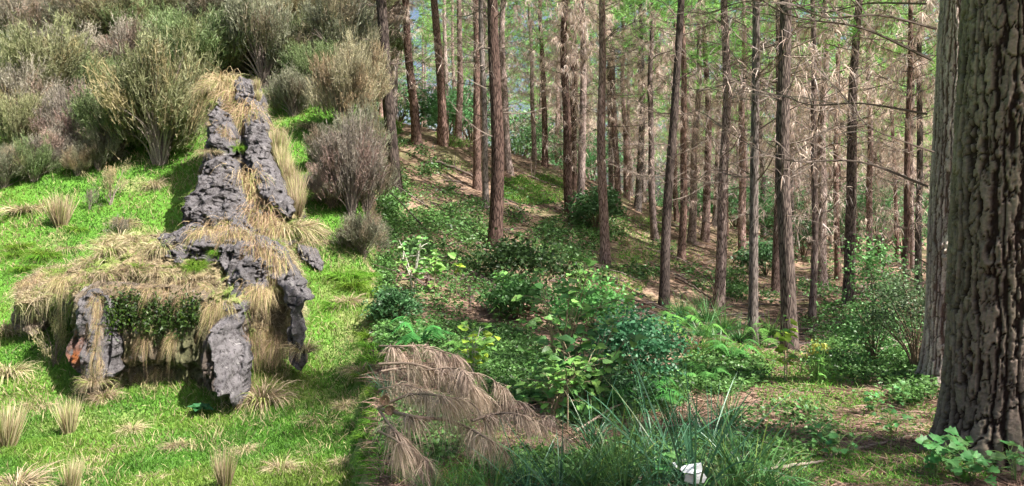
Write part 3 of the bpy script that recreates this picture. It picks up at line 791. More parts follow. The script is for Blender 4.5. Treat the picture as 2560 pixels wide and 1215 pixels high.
def leafy_plant(name, label, cat, base, height, spread, stems, leaves, size, kinds, seed, group=None, stemc=(.25, .2, .13), stemr=.008, lean=(0, 0), low=.2):
    """Stems that fork, with single leaves as parts."""
    r = random.Random(seed)
    root = thing(name, label, cat, base, group)
    mb = MB(); spots = []
    for s in range(stems):
        a = r.random() * 6.28; sp = spread * r.uniform(.15, .75); h = height * r.uniform(.7, 1.0)
        pts = curve_pts([(math.cos(a) * .02, math.sin(a) * .02, -.03), (math.cos(a) * sp * .35 + lean[0] * .4, math.sin(a) * sp * .35 + lean[1] * .4, h * .5),
                         (math.cos(a) * sp + lean[0], math.sin(a) * sp + lean[1], h)], 5)
        tube(mb, pts, np.linspace(stemr, stemr * .35, len(pts)), 4, np.array(stemc) * r.uniform(.8, 1.2))
        for b in range(5):
            t = low + (1 - low) * (b + r.random()) / 5
            p = pts[min(int(t * (len(pts) - 1)), len(pts) - 1)]
            a2 = r.random() * 6.28; ln = spread * r.uniform(.25, .6)
            q = p + np.array([math.cos(a2) * ln, math.sin(a2) * ln, ln * r.uniform(.1, .6)])
            br = curve_pts([p, (p + q) / 2 + [0, 0, ln * .12], q], 3)
            tube(mb, br, np.linspace(stemr * .5, stemr * .2, len(br)), 3, np.array(stemc) * r.uniform(.8, 1.3))
            spots += [(br[i], q - p) for i in range(1, len(br))] * 2
            spots += [(pts[-1], pts[-1] - pts[-2])]
    mb.obj('stems', M_STEM, root)
    for k in range(leaves):
        p, d = spots[r.randrange(len(spots))]
        a = r.random() * 6.28
        dd = Vector((math.cos(a), math.sin(a), r.uniform(-.5, .25))) + Vector(d).normalized() * .5
        s = size * r.uniform(.55, 1.2)
        me = kinds[r.randrange(len(kinds))]
        up = Vector((r.gauss(0, .35), r.gauss(-.25, .35), 1))
        m = frame(dd, up).to_4x4()
        o = link('leaf', me, root)
        o.matrix_local = Matrix.Translation(Vector(p) + Vector((r.gauss(0, .02), r.gauss(0, .02), r.gauss(0, .02)))) @ m @ Matrix.Scale(s, 4)
    return root

def small_leaf_bush(name, label, cat, base, height, spread, n, size, col, seed, group=None, mat=None, shape='round'):
    """Bush of small leaves: too many to pick apart, one foliage mass plus stems."""
    r = np.random.default_rng(seed)
    root = thing(name, label, cat, base, group)
    mb = MB(); st = MB()
    ncl = max(10, int(n / 70))
    cd = rand_dir(ncl, r); cd[:, 2] = np.abs(cd[:, 2]) * 1.4 - .35
    rr = r.uniform(.45, 1.0, ncl)
    cc = cd * rr[:, None] * [spread, spread, height * .48] + [0, 0, height * .5]
    if shape == 'column':
        zz = r.random(ncl); cc = np.stack([r.normal(0, 1, ncl) * spread * (1.05 - zz) * .5, r.normal(0, 1, ncl) * spread * (1.05 - zz) * .5, zz * height], 1)
    cr = spread * r.uniform(.14, .32, ncl)
    tone = r.uniform(.65, 1.35, (ncl, 1))
    k = r.integers(0, ncl, n)
    P = cc[k] + r.normal(0, 1, (n, 3)) * cr[k][:, None] * [1, 1, .6]
    P[:, 2] = np.maximum(P[:, 2], .02)
    D = rand_dir(n, r) * [1, 1, .5] + [0, 0, .1]
    c = np.array(col) * tone[k] * r.uniform(.7, 1.35, (n, 1))
    ribbons(mb, P, D, size * r.uniform(.6, 1.3, n), size * r.uniform(.4, .7, n), r.uniform(.1, .5, n), 2, c, c, r=r, taper=.35)
    for q in cc[:min(ncl, 14)]:
        tube(st, curve_pts([(0, 0, -.05), q * [.3, .3, .5], q], 4), np.linspace(.012, .004, 9) * max(height, .6), 4, (.16, .12, .08))
    mb.obj('foliage', mat or M_LEAF, root, kind='stuff')
    st.obj('stems', M_STEM, root)
    return root

rb = ray(503, 1036, all_bvh)[0] + Vector((0, -.04, .03))
rw = thing('rosette_weed', 'dark green rosette weed in the grass below the front pillar', 'weed', rb)
for k in range(11):
    a_ = k * 2.4; up_ = .25 + .09 * k
    o = link('leaf', LEAF_ROSETTE, rw)
    o.matrix_local = Matrix.Translation((0, 0, .03)) @ frame((math.cos(a_), math.sin(a_), up_), (0, -.2, 1)).to_4x4() @ Matrix.Scale(.15 - .005 * k, 4)

# ------------------------------------------------------------------ heath shrubs on the hillside
def heath_variant(seed, n=3600, dense=70):
    r = np.random.default_rng(seed)
    st, mb = MB(), MB()
    ncl = dense
    d = rand_dir(ncl, r); d[:, 2] = np.abs(d[:, 2]) * .9 + r.uniform(-.4, .3, ncl)
    d = unit(d)
    cc = np.array([0, 0, .40]) + d * [.46, .46, .54] * r.uniform(.35, 1.12, (ncl, 1))
    tone = r.uniform(.6, 1.35, (ncl, 1)) * np.where(r.random((ncl, 1)) < .25, [1.15, .95, .95], [1, 1, 1])
    for q in cc:
        mid = q * [.35, .35, .55] + r.normal(0, .02, 3)
        p = curve_pts([(r.normal(0, .02), r.normal(0, .02), -.03), mid, q], 5)
        tube(st, p, np.linspace(.010, .002, len(p)), 3, np.array([.23, .185, .16]) * r.uniform(.6, 1.3))
    k = r.integers(0, ncl, n)
    out = unit(cc - [0, 0, .05])
    P = cc[k] + r.normal(0, .055, (n, 3)) - out[k] * r.uniform(0, .18, (n, 1))
    D = unit(out[k] + [0, 0, .55] + r.normal(0, .22, (n, 3)))
    L = r.uniform(.06, .15, n)
    c = tone[k] * r.uniform(.75, 1.25, (n, 1))
    tip = np.array([1.12, 1.12, .9])
    ribbons(mb, P, D, L, .008, .05, 2, c * .7, c * tip, r=r)
    for s in range(6):
        t = r.uniform(.15, .95, n)
        Ps = P + D * (L * t)[:, None]
        Ds = unit(D + r.normal(0, .5, (n, 3)))
        ribbons(mb, Ps, Ds, L * r.uniform(.3, .6, n), .0075, .05, 1, c * .85, c * tip, r=r)
    return st.mesh('stems', M_STEM), mb.mesh('foliage', None)
HEATH = [heath_variant(s) for s in (11, 12, 13, 14)] + [heath_variant(15, 420, 14)]
HM = {k: foliage('heath_' + k, t, trans=.25, var=.28, nscale=.8) for k, t in {
    'olive': (.255, .26, .15), 'green': (.185, .235, .115), 'mauve': (.30, .265, .235), 'straw': (.47, .41, .25), 'grey': (.255, .255, .19), 'rust': (.30, .265, .19)}.items()}
for me in HEATH: me[1].materials.append(HM['olive'])

def heath(px, py, hpx, wpx, colour, label, group=None, var=None, tilt=0.0):
    h = foot(px, py); s = hpx / F * h.y; w = wpx / F * h.y / .95 * 1.22
    root = thing('heath_shrub', label, 'shrub', h - Vector((0, 0, .03)), group, random.random() * 6.28, (w, w, s))
    root.rotation_euler[1] = tilt
    a, b = HEATH[random.randrange(4) if var is None else var]
    link('stems', a, root, 'stuff')
    o = link('foliage', b, root, 'stuff'); use_mat(o, HM[colour])
    return root
for a in [
    (402, 410, 330, 235, 'olive', 'biggest olive-yellow heath shrub left of the outcrop summit'),
    (290, 400, 215, 150, 'green', 'green feathery shrub leaning against the big olive one'),
    (172, 395, 190, 130, 'mauve', 'grey-mauve shrub on a bare forked stem'),
    (45, 400, 200, 130, 'olive', 'olive shrub at the left edge above the open grass'),
    (60, 330, 190, 150, 'mauve', 'mauve-brown twiggy shrub at the left edge second row'),
    (125, 285, 235, 210, 'olive', 'wide olive-grey shrub behind the mauve ones on the left'),
    (20, 270, 200, 150, 'grey', 'grey shrub in the upper left corner'),
    (192, 440, 80, 55, 'rust', 'small brown bush under the mauve shrub'),
    (85, 455, 120, 90, 'green', 'dark low shrub at the left below the olive edge shrub'),
    (345, 210, 170, 140, 'mauve', 'purple-grey shrub on the top row above the big olive one'),
    (490, 215, 215, 185, 'green', 'bushy green shrub straight up-slope of the outcrop summit'),
    (660, 215, 250, 185, 'grey', 'tall grey fan-shaped shrub behind the summit slab'),
    (740, 200, 170, 120, 'green', 'dark green shrub behind and right of the grey fan-shaped one'),
    (830, 190, 220, 170, 'grey', 'grey-green shrub in the upper right near the forest edge'),
    (862, 340, 245, 135, 'rust', 'rusty-tipped shrub right of the summit'),
    (880, 540, 260, 135, 'mauve', 'mauve wiry shrub at the forest edge beside the shaded grass'),
    (810, 420, 110, 80, 'grey', 'low wispy grey shrub between the rusty and mauve shrubs'),
    (845, 470, 90, 110, 'mauve', 'low brown twig bush under the mauve wiry shrub'),
    (560, 110, 170, 150, 'grey', 'grey shrub on the skyline row above the green one'),
    (440, 95, 150, 150, 'olive', 'olive shrub on the top row left of the green one'),
    (230, 130, 165, 170, 'grey', 'dusty grey shrub on the top row above the wide olive one'),
    (240, 290, 150, 120, 'green', 'green shrub wedged between the wide olive one and the big olive one')]:
    heath(*a)
def heath_label(c, px):
    z = 'top left corner' if px < 220 else 'top row above the big olive shrub' if px < 480 else 'top row above the summit' if px < 720 else 'top row by the forest edge'
    return 'packed %s heath shrub in the %s' % (c, z), 'packed %s heath shrubs in the %s' % (c, z)
for a in [
    (335, 345, 150, 120, 'grey', 'grey-green shrub squeezed between the green feathery one and the big olive one'),
    (475, 330, 130, 90, 'olive', 'olive shrub just left of the upper rock'),
    (575, 195, 120, 110, 'grey', 'shaded grey shrub right behind the summit'),
    (735, 290, 120, 100, 'grey', 'low dark grey shrub on the shaded grass right of the summit'),
    (790, 250, 170, 130, 'green', 'dark shrub left of the rusty-tipped one'),
    (900, 440, 190, 110, 'grey', 'grey shrub at the forest edge behind the mauve wiry one'),
    (905, 300, 220, 120, 'rust', 'rusty shrub at the very forest edge behind the rusty-tipped one'),
    (120, 430, 110, 100, 'mauve', 'brown twig shrub at the lower margin of the thicket on the left'),
    (10, 470, 110, 90, 'grey', 'grey low shrub cut by the left edge above the grass'),
    (245, 425, 120, 90, 'grey', 'dull grey shrub at the dark foot of the green feathery one'),
    (915, 540, 210, 120, 'grey', 'tall grey shrub on the forest edge right behind the mauve wiry one'),
    (828, 520, 110, 110, 'mauve', 'low mauve shrub left of the mauve wiry one'),
    (908, 640, 130, 100, 'grey', 'grey low shrub on the forest edge below the mauve wiry one'),
    (720, 130, 150, 140, 'mauve', 'mauve-grey shrub on the top row right of the grey fan-shaped one')]:
    heath(*a)
heath(278, 510, 118, 82, 'straw', 'pale straw-green upright shrub alone on the grass', var=4)
heath(222, 525, 70, 45, 'mauve', 'small mauve dead bush beside the pale straw-green one', var=4, tilt=-.25)
heath(300, 590, 60, 60, 'mauve', 'thin mauve twigs behind the tussock above the ledge', var=4)
heath(135, 915, 165, 95, 'straw', 'small straw-tipped shrub on a curved thin stem before the cave', var=4, tilt=.05)
for k, (px, py) in enumerate([(905, 30), (915, 110), (925, 190), (300, 120), (420, 60), (110, 90), (10, 70), (700, 120), (860, 120), (680, 40), (360, 140), (560, 70), (200, 20), (300, -30), (420, -40), (540, -50), (660, -45), (780, -50), (880, -50), (100, -50), (0, -40), (60, 120), (160, 60), (320, 60), (520, 40), (640, 60), (760, 70), (870, 60), (20, 20), (120, 0), (240, 10), (380, 5), (470, -10), (600, -5), (700, 0), (800, -5), (890, 0), (180, 190), (600, 140), (760, 130)]):
    heath(px, py + 10, 150 + random.uniform(-20, 30), 160, ['grey', 'mauve', 'green', 'olive'][k % 4], *heath_label(['grey', 'mauve', 'green', 'olive'][k % 4], px))

# ------------------------------------------------------------------ pines
def trunk_path(r, H, crook=.12):
    z = np.linspace(-.9, H, 36)
    ph = r.random(4) * 6.28
    x = crook * (np.sin(z * .45 + ph[0]) - np.sin(ph[0])) * .7 + crook * .3 * (np.sin(z * 1.3 + ph[1]) - np.sin(ph[1]))
    y = crook * (np.sin(z * .4 + ph[2]) - np.sin(ph[2])) * .7
    return np.stack([x, y, z], 1)

def pine_variant(seed, H=17.0, crown0=8.5, dead=1.0, brown=1.0, low=1.6, needle_w=.0145, crown_n=46, dead_len=1.0):
    """Meshes of one pine: trunk, dead branches, dead needles, crown."""
    r = np.random.default_rng(seed)
    tp = trunk_path(r, H)
    R0 = .15
    tr = MB()
    z = tp[:, 2]
    zz = np.linspace(-.9, H, 114)
    path = np.stack([np.interp(zz, z, tp[:, k]) for k in range(3)], 1)
    rad = R0 * (1 - np.clip(zz, 0, H) / H) ** .8 * (1 + .35 * np.exp(-np.maximum(zz, 0) * 3.2)) + .008
    rad = rad * (1 + .05 * np.exp(-((zz % .9 - .45) / .07) ** 2)) * (1 + r.normal(0, .012, len(zz)))
    tube(tr, path, rad, 12)
    at_z = lambda q: np.array([np.interp(q, z, tp[:, k]) for k in range(3)])
    db, dn, cr = MB(), MB(), MB()
    NP, ND, NL = [], [], []
    q = low
    while q < crown0 + 1.5:
        for b in range(r.integers(3, 6)):
            if r.random() > dead: continue
            a = r.random() * 6.28; p = at_z(q + r.normal(0, .06))
            hi = sstep(low, crown0, q)
            ln = (r.uniform(.25, .9) if r.random() < .35 else r.uniform(.9, 2.1)) * (.65 + .5 * hi) * dead_len
            up = r.uniform(.05, .6)
            o = np.array([math.cos(a), math.sin(a), 0])
            e = p + o * ln + [0, 0, up * ln]
            pts = curve_pts([p, p + (e - p) * .5 + [0, 0, -.05 * ln], e + [0, 0, .06 * ln]], 4)
            tube(db, pts, np.linspace(.016, .005, len(pts)), 3, np.array([.20, .16, .135]) * r.uniform(.6, 1.4))
            nt = int(5 * ln) + 1
            for t in range(nt):
                u = r.uniform(.25, 1); s = pts[int(u * (len(pts) - 1))]
                dd = unit(o * .6 + r.normal(0, .6, 3) + [0, 0, .1]); tl = r.uniform(.2, .55)
                w = s + dd * tl
                tube(db, np.array([s, s + dd * tl * .5 + [0, 0, .03], w]), np.array([.006, .005, .003]), 3, np.array([.24, .19, .16]) * r.uniform(.7, 1.4))
                for m in range(int(r.poisson(6.5 * brown * (.35 + hi)))):
                    NP.append(s + (w - s) * r.random()); ND.append(dd * .45 + r.normal(0, .35, 3) + [0, 0, -.55]); NL.append(r.uniform(.12, .26))
        q += r.uniform(.45, .75)
    if NP:
        NP = np.array(NP); m = len(NP)
        c = np.array([.66, .505, .43]) * r.uniform(.6, 1.3, (m, 1)) * np.where(r.random((m, 1)) < .3, [.9, 1.0, 1.1], [1, 1, 1])
        ribbons(dn, NP, np.array(ND), np.array(NL), needle_w * 1.1, .5, 2, c, c, r=r, taper=.5)
    for b in range(crown_n):
        u = r.random() ** .8; q = crown0 + (H - crown0 - .3) * u
        a = r.random() * 6.28; p = at_z(q); ln = (2.6 * (1 - u) + .5) * r.uniform(.7, 1.15)
        o = np.array([math.cos(a), math.sin(a), 0])
        e = p + o * ln + [0, 0, ln * r.uniform(.0, .5)]
        pts = curve_pts([p, (p + e) / 2 - [0, 0, .06 * ln], e], 4)
        tube(cr, pts, np.linspace(.022, .006, len(pts)), 3, (.14, .10, .08))
        nt = int(7 * ln) + 3
        tone = r.uniform(.7, 1.4)
        ce = pts[0] + (pts[-1] - pts[0]) * r.uniform(.25, 1.05, (nt, 1)) + r.normal(0, .22, (nt, 3)) * [1, 1, .6]
        nn = 10
        P = np.repeat(ce, nn, 0) + r.normal(0, .03, (nt * nn, 3))
        D = np.repeat(unit(o * .7 + r.normal(0, .4, (nt, 3)) + [0, 0, .25]), nn, 0) + r.normal(0, .55, (nt * nn, 3))
        c = np.array([.23, .42, .11]) * tone * r.uniform(.7, 1.4, (nt * nn, 1))
        ribbons(cr, P, D, r.uniform(.16, .30, nt * nn), needle_w * 1.25, .25, 2, c, c * 1.15, r=r, taper=.5)
    return dict(trunk=tr.mesh('trunk', M_BARK, True), dead_branches=db.mesh('dead_branches', M_STEM) if db.n else None,
                dead_needles=dn.mesh('dead_needles', M_DEADN) if dn.n else None, crown=cr.mesh('crown', M_NEEDLE), H=H)

V_BARE = [pine_variant(s, 17, 9.0, .75, .25, 2.2) for s in (31, 32)]
V_BROWN = [pine_variant(s, 17, c, 1.0, 2.2, 1.8, crown_n=60) for s, c in ((33, 8.2), (34, 7.0), (35, 6.2))]
V_GREEN = [pine_variant(s, 15, 5.0, .9, 1.0, 1.2, crown_n=80) for s in (36, 37)]
V_NEAR = [pine_variant(38, 17, 9.5, .55, .1, 2.6, dead_len=1.1)]

M_BARKS = [M_BARK, bark_mat('grey_pine_bark', (.05, .04, .035), (.27, .225, .205)), bark_mat('reddish_pine_bark', (.05, .028, .022), (.27, .175, .145)), bark_mat('dark_pine_bark', (.03, .022, .02), (.15, .115, .10))]
M_FAR_LIT = [bark_mat('pale_pine_bark', (.11, .075, .065), (.44, .345, .315)), bark_mat('pinkish_pine_bark', (.10, .06, .05), (.41, .29, .255)), M_BARKS[1], M_BARKS[2]]  # bark of the farther trunks brightened in colour to stand for hazy forest light
def pine(base, diam, height, var, label, group=None, lean=(0, 0), rz=None):
    v = random.choice(var)
    sx = diam / .30; sz = height / v['H']
    root = thing('pine_tree', label, 'tree', base, group, 0, 1.0)
    root.rotation_mode = 'QUATERNION'
    ax = Vector((lean[0], lean[1], 1)).normalized()
    root.rotation_quaternion = Vector((0, 0, 1)).rotation_difference(ax) @ Quaternion((0, 0, 1), random.random() * 6.28 if rz is None else rz)
    sb = .6 + .4 * sz
    for part in ('trunk', 'dead_branches', 'dead_needles', 'crown'):
        if v[part] is None: continue
        o = link(part, v[part], root, None if part == 'trunk' else 'stuff')
        if part == 'trunk': use_mat(o, random.choice(M_BARKS if v in V_NEAR or base.y < 21 else M_FAR_LIT))
        o.scale = (sx, sx, sz) if part == 'trunk' else (sb, sb, sz)
    return root

# (base px, base py, width px, px where it leaves the top, kind, label)
PINES = [
    (990, 490, 30, 966, 'N', 'leftmost thick pine trunk on the near edge of the needle slope'),
    (1042, 362, 22, 1012, 'B', 'pine trunk on the upper left slope, second from the left of the forest'),
    (1107, 327, 21, 1092, 'N', 'dark pine trunk near the crest of the left slope'),
    (1193, 472, 19, 1178, 'W', 'banded pine trunk just left of the dark foreground trunk, standing uphill'),
    (1215, 520, 15, 1212, 'W', 'pale thin pine trunk partly hidden by the left side of the dark trunk'),
    (1238, 622, 33, 1240, 'N', 'dark straight pine trunk on the left side, the nearest one with long bare limbs'),
    (1273, 432, 18, 1262, 'W', 'grey pine trunk right of the dark straight one, above the bright grass'),
    (1335, 402, 12, 1332, 'G', 'thin pine trunk at the crest above the bright grass patch'),
    (1362, 417, 15, 1357, 'W', 'pale sunlit pine trunk on the crest right of the grass patch'),
    (1425, 542, 22, 1408, 'W', 'left one of the pair of trunks right of the bright grass patch'),
    (1449, 547, 20, 1448, 'W', 'right one of the pair of trunks beside the bright grass patch'),
    (1513, 657, 23, 1507, 'W', 'shaggy pine trunk with peeling bark rising behind the leafy bush'),
    (1530, 492, 13, 1527, 'W', 'slim grey trunk just behind the shaggy pine trunk'),
    (1542, 486, 10, 1540, 'W', 'darker slim trunk right behind the shaggy pine trunk'),
    (1567, 497, 14, 1565, 'W', 'pale trunk on the needle-covered crest in the middle of the forest'),
    (1637, 602, 17, 1632, 'B', 'pink sunlit trunk with a bright right side in mid slope'),
    (1660, 772, 24, 1692, 'N', 'slanting pine trunk leaning right in front of the mid slope'),
    (1703, 652, 18, 1700, 'B', 'shaded trunk just right of the slanting pine'),
    (1692, 555, 12, 1690, 'B', 'far thin trunk seen between the slanting pine and its neighbour'),
    (1762, 602, 19, 1760, 'B', 'shaggy reddish trunk standing at the end of the mid slope'),
    (1795, 772, 26, 1815, 'N', 'brown pine trunk right of the slanting one, foot on the shaded slope'),
    (1857, 652, 19, 1858, 'B', 'reddish trunk behind the gap right of the brown pine'),
    (1882, 862, 23, 1876, 'N', 'straight pine trunk with sunlit foot rising from the ferns'),
    (1938, 732, 18, 1945, 'B', 'trunk with a sunlit lower half just left of the tall reddish pine'),
    (1974, 877, 36, 1965, 'N', 'tall thick reddish pine trunk in the middle right with whorled limbs'),
    (2030, 802, 16, 2032, 'B', 'thin trunk right of the tall thick reddish pine, foot on the needle bank'),
    (2057, 722, 24, 2062, 'B', 'pair-like stout trunk on the needle bank right of the thin trunk'),
    (2095, 700, 14, 2098, 'B', 'slim pale trunk between the stout one and the long leaning one'),
    (2122, 757, 27, 2162, 'N', 'long dark pine trunk leaning right above the small-leaved bush'),
    (2172, 692, 16, 2175, 'B', 'thin trunk behind the small-leaved bush, left one'),
    (2192, 640, 15, 2196, 'B', 'thin trunk behind the small-leaved bush, right one'),
    (2262, 762, 15, 2275, 'B', 'pale slim trunk left of the two big foreground trunks'),
    (2296, 742, 16, 2300, 'B', 'dark slim trunk against the edge of the second big trunk')]
KIND = {'N': V_NEAR + V_BARE, 'B': V_BROWN, 'W': V_BARE + V_BROWN[:1], 'G': V_GREEN}
taken = []
for bx, by, w, tx, kd, lb in PINES:
    h = foot(bx, by)
    Y = h.y
    d = w / F * Y * 1.02
    zt = (HY - 0) / F * Y + CZ - h.z
    lean = ((tx - bx) / F * Y / zt, random.uniform(-.01, .01))
    pine(h, d, random.uniform(15.5, 18), KIND[kd], lb, 'pine trunks of the front rows', lean)
    taken.append((h.x, h.y))

# far rows of the plantation
r = random.Random(5)
cnt = 0
ZONES = [(1230, 'left of the dark straight trunk'), (1415, 'between the dark straight trunk and the paired trunks'), (1510, 'between the paired trunks and the shaggy trunk'),
         (1670, 'between the shaggy trunk and the slanting pine'), (1800, 'between the slanting pine and the brown pine'), (1960, 'between the brown pine and the tall thick reddish pine'),
         (2140, 'between the tall thick reddish pine and the long leaning trunk'), (9999, 'right of the long leaning trunk')]
def far_label(px, Y):
    z = next(t for lim, t in ZONES if px < lim)
    d = 'mid-distance pine' if Y < 48 else 'distant pine' if Y < 64 else 'farthest dim pine'
    return d + ' seen ' + z, d + 's seen ' + z
for row_y in (33, 37, 41, 45, 50, 55, 61, 67, 74, 82, 91):
    x = -0.165 * row_y
    while x < .62 * row_y + 3:
        X = x + r.uniform(-.7, .7); Y = row_y + r.uniform(-1.4, 1.4)
        x += r.uniform(2.3, 4.2) * (.8 + row_y / 110)
        if any((X - a) ** 2 + (Y - b) ** 2 < 2.2 for a, b in taken): continue
        if colpx(X, Y) < 952: continue
        p = drop(X, Y)
        left = colpx(X, Y) < 1330
        kinds = V_GREEN + V_BARE if left else (V_BROWN + V_BROWN + V_GREEN[:1])
        pine(p, r.uniform(.2, .34), r.uniform(14, 18), kinds,
             *far_label(colpx(X, Y), Y), (r.uniform(-.02, .02), r.uniform(-.02, .02)))
        cnt += 1
# trees beside and behind the camera whose shade lies on the foreground
for X, Y in [(9.6, .6), (7.4, -.6), (16, 12), (17.5, 20), (11, 13), (14, 15), (12.5, 10.8), (15.2, 18.5), (18.5, 24), (20, 17)]:
    pine(drop(X, Y), r.uniform(.28, .4), r.uniform(14, 15), V_GREEN, 'pine standing just outside the view beside the big foreground trunks', 'pines beside the view')

# ------------------------------------------------------------------ big foreground pines with plated bark
def big_pine(base, r_base, r_eye, lean, H, label, seed, zlo=-.4, zhi=4.0, nt=300, nz=480, cell=(.074, .19), depth=.036, tones=((.20, .16, .125), (.035, .021, .017))):
    r = np.random.default_rng(seed)
    root = thing('pine_tree', label, 'tree', base, 'big pines in the foreground')
    z = np.concatenate([np.linspace(zlo, zhi, nz), np.linspace(zhi + .1, H, 40)])
    th = np.arange(nt) * 2 * math.pi / nt
    T, Z = np.meshgrid(th, z, indexing='ij')
    rad = r_eye + (r_base - r_eye) * np.exp(-np.maximum(Z, -.2) / .28) - np.maximum(Z - 1.6, 0) / (H - 1.6) * (r_eye - .03) * .9
    # root flares
    for a, s in ((2.6, .10), (3.9, .14), (5.2, .10), (.6, .12)):
        rad = rad + s * r_base * np.exp(-np.maximum(Z, -.2) / .16) * np.exp(-((np.angle(np.exp(1j * (T - a)))) / .35) ** 2)
    # cellular plates in (arc, height), warped, wrapped round the trunk
    nc = max(8, int(round(2 * math.pi * r_eye / cell[0])))
    wx = (fbm(np.stack([np.cos(T).ravel() * 4, np.sin(T).ravel() * 4, Z.ravel() * 1.5], 1), 4, seed) - .5).reshape(T.shape)
    wz = (fbm(np.stack([np.cos(T).ravel() * 6, np.sin(T).ravel() * 6, Z.ravel() * 4.0], 1), 3, seed + 5) - .5).reshape(T.shape)
    wf = (fbm(np.stack([np.cos(T).ravel() * 14, np.sin(T).ravel() * 14, Z.ravel() * 16], 1), 3, seed + 21) - .5).reshape(T.shape)
    U = T / (2 * math.pi) * nc + wx * 2.9 + wf * .75
    cu = np.floor(U); fu = U - cu
    hc = _hash((cu % nc).ravel(), np.zeros(T.size), np.full(T.size, seed)).reshape(T.shape)
    Vv = Z / cell[1] + hc * 7 + wz * 1.6 + wf * .3
    Vv = Vv + (fu - .5) * (_hash((cu % nc).ravel() + 5, np.floor(Vv).ravel(), np.full(T.size, seed)).reshape(T.shape) - .5) * 1.6
    cv = np.floor(Vv); fv = Vv - cv
    idc = _hash((cu % nc).ravel(), cv.ravel() + 900, np.full(T.size, seed)).reshape(T.shape)
    wid = 2 * math.pi * r_eye / nc
    du = np.minimum(fu, 1 - fu) * wid * (.75 + .6 * hc); dv = np.minimum(fv, 1 - fv) * cell[1]
    f1 = fbm(np.stack([np.cos(T).ravel() * r_eye / .06, np.sin(T).ravel() * r_eye / .06, Z.ravel() * 3.5], 1), 4, seed + 11).reshape(T.shape)
    e = np.minimum(np.minimum(du / .014, dv / .008), np.abs(f1 - .5) * 9 + .74)
    plate = sstep(.55, .95, e) * .8 + sstep(.4, 1.6, e) * .2
    fine = fbm(np.stack([np.cos(T).ravel() * 22, np.sin(T).ravel() * 22, Z.ravel() * 120], 1), 4, seed + 2).reshape(T.shape)
    # flaky layers: stepped height on the plates
    lay = np.floor(fbm(np.stack([np.cos(T).ravel() * 9, np.sin(T).ravel() * 9, Z.ravel() * 13], 1), 4, seed + 3).reshape(T.shape) * 9) / 9
    disp = depth * (plate * (.8 + .35 * idc) - 1.0) + depth * .35 * (lay - .5) * plate + depth * .4 * (fine - .5)
    # branch scars
    for (sa, sz) in ((4.25, 2.30), (4.6, 3.0), (3.9, 1.35)):
        dk = np.hypot(np.angle(np.exp(1j * (T - sa))) * r_eye, (Z - sz) * .8)
        disp += .03 * np.exp(-(dk / .07) ** 2) * np.cos(dk * 110) * .5 + .02 * np.exp(-(dk / .09) ** 2)
    rr = rad + disp
    ax = lean[0] * Z; ay = lean[1] * Z
    P = np.stack([ax + rr * np.cos(T), ay + rr * np.sin(T), Z], -1)
    lichen = sstep(.45, .6, fbm(np.stack([np.cos(T).ravel() * 3, np.sin(T).ravel() * 3, Z.ravel() * 2.5], 1), 4, seed + 8).reshape(T.shape))
    c_hi = np.array(tones[0]); c_lo = np.array(tones[1])
    C = c_lo + (c_hi - c_lo) * (plate ** 1.3)[..., None]
    C = C * (.8 + .4 * idc[..., None]) * (1 + .18 * (lichen[..., None] - .5) * [1, 1.25, .9]) * (.55 + .9 * fine[..., None])
    ntz = len(z)
    i, j = np.meshgrid(np.arange(nt), np.arange(ntz - 1), indexing='ij')
    i2 = (i + 1) % nt
    Fq = np.stack([i * ntz + j, i2 * ntz + j, i2 * ntz + j + 1, i * ntz + j + 1], -1).reshape(-1, 4)
    MB().add(P.reshape(-1, 3), Fq, C.reshape(-1, 3)).obj('trunk', M_BARKCOL, root, smooth=True)
    v = V_GREEN[seed % 2]
    o = link('crown', v['crown'], root, 'stuff'); o.location = (lean[0] * 6, lean[1] * 6, 2.2); o.scale = (.8, .8, .5)
    return root

b1 = at(2508, 1150, 5.05)
big_pine(drop(b1[0], b1[1]), .44, .345, (.022, 0), 11, 'huge near pine trunk with deep plated bark filling the right edge', 3)
b2 = at(2372, 940, 7.8)
big2 = big_pine(drop(b2[0], b2[1]), .30, .235, (.03, 0), 11, 'second big pine trunk with flaky pale bark, just left of the huge one', 4, zlo=-.4, zhi=5.0, nt=200, nz=420,
         cell=(.06, .2), depth=.018, tones=((.42, .345, .30), (.12, .075, .06)))
# long bare limbs on named trees: single branch parts
def limb_mesh(seed, n=1):
    r = np.random.default_rng(seed); mb = MB()
    e = np.array([1.0, r.uniform(-.15, .15), r.uniform(.1, .45)])
    pts = curve_pts([(0, 0, 0), e * .3 + r.normal(0, .025, 3), e * .62 + [0, 0, -.06] + r.normal(0, .04, 3), e + [0, 0, .06]], 5)
    tube(mb, pts, np.linspace(.0065, .0018, len(pts)), 5, (.11, .085, .072))
    for k in range(9):
        s = pts[r.integers(3, len(pts))]; d = unit(e * .7 + r.normal(0, .5, 3)); l = r.uniform(.08, .3)
        tube(mb, np.array([s, s + d * l * .6 + [0, 0, .01], s + d * l]), np.array([.004, .003, .0015]), 3, (.2, .16, .14))
    return mb.mesh('branch', M_STEM)
LIMBS = [limb_mesh(s) for s in (1, 2, 3, 4)]
def limb(tree, z, ang, ln, pitch=0.0, off=0.0):
    o = link('branch', random.choice(LIMBS), tree)
    o.location = (math.cos(ang) * off, math.sin(ang) * off, z)
    o.rotation_euler = (0, -pitch, ang); o.scale = (ln, ln, ln)
for z, a, l in [(2.75, 2.9, 2.0), (3.3, 3.3, 2.4), (2.0, 3.05, 2.2), (3.9, 2.7, 1.8), (3.6, 3.6, 2.2), (2.35, 3.5, 1.6), (1.2, 3.0, .9), (4.3, 3.1, 2.0)]:
    limb(big2, z, a, l, random.uniform(-.2, .2), .2)
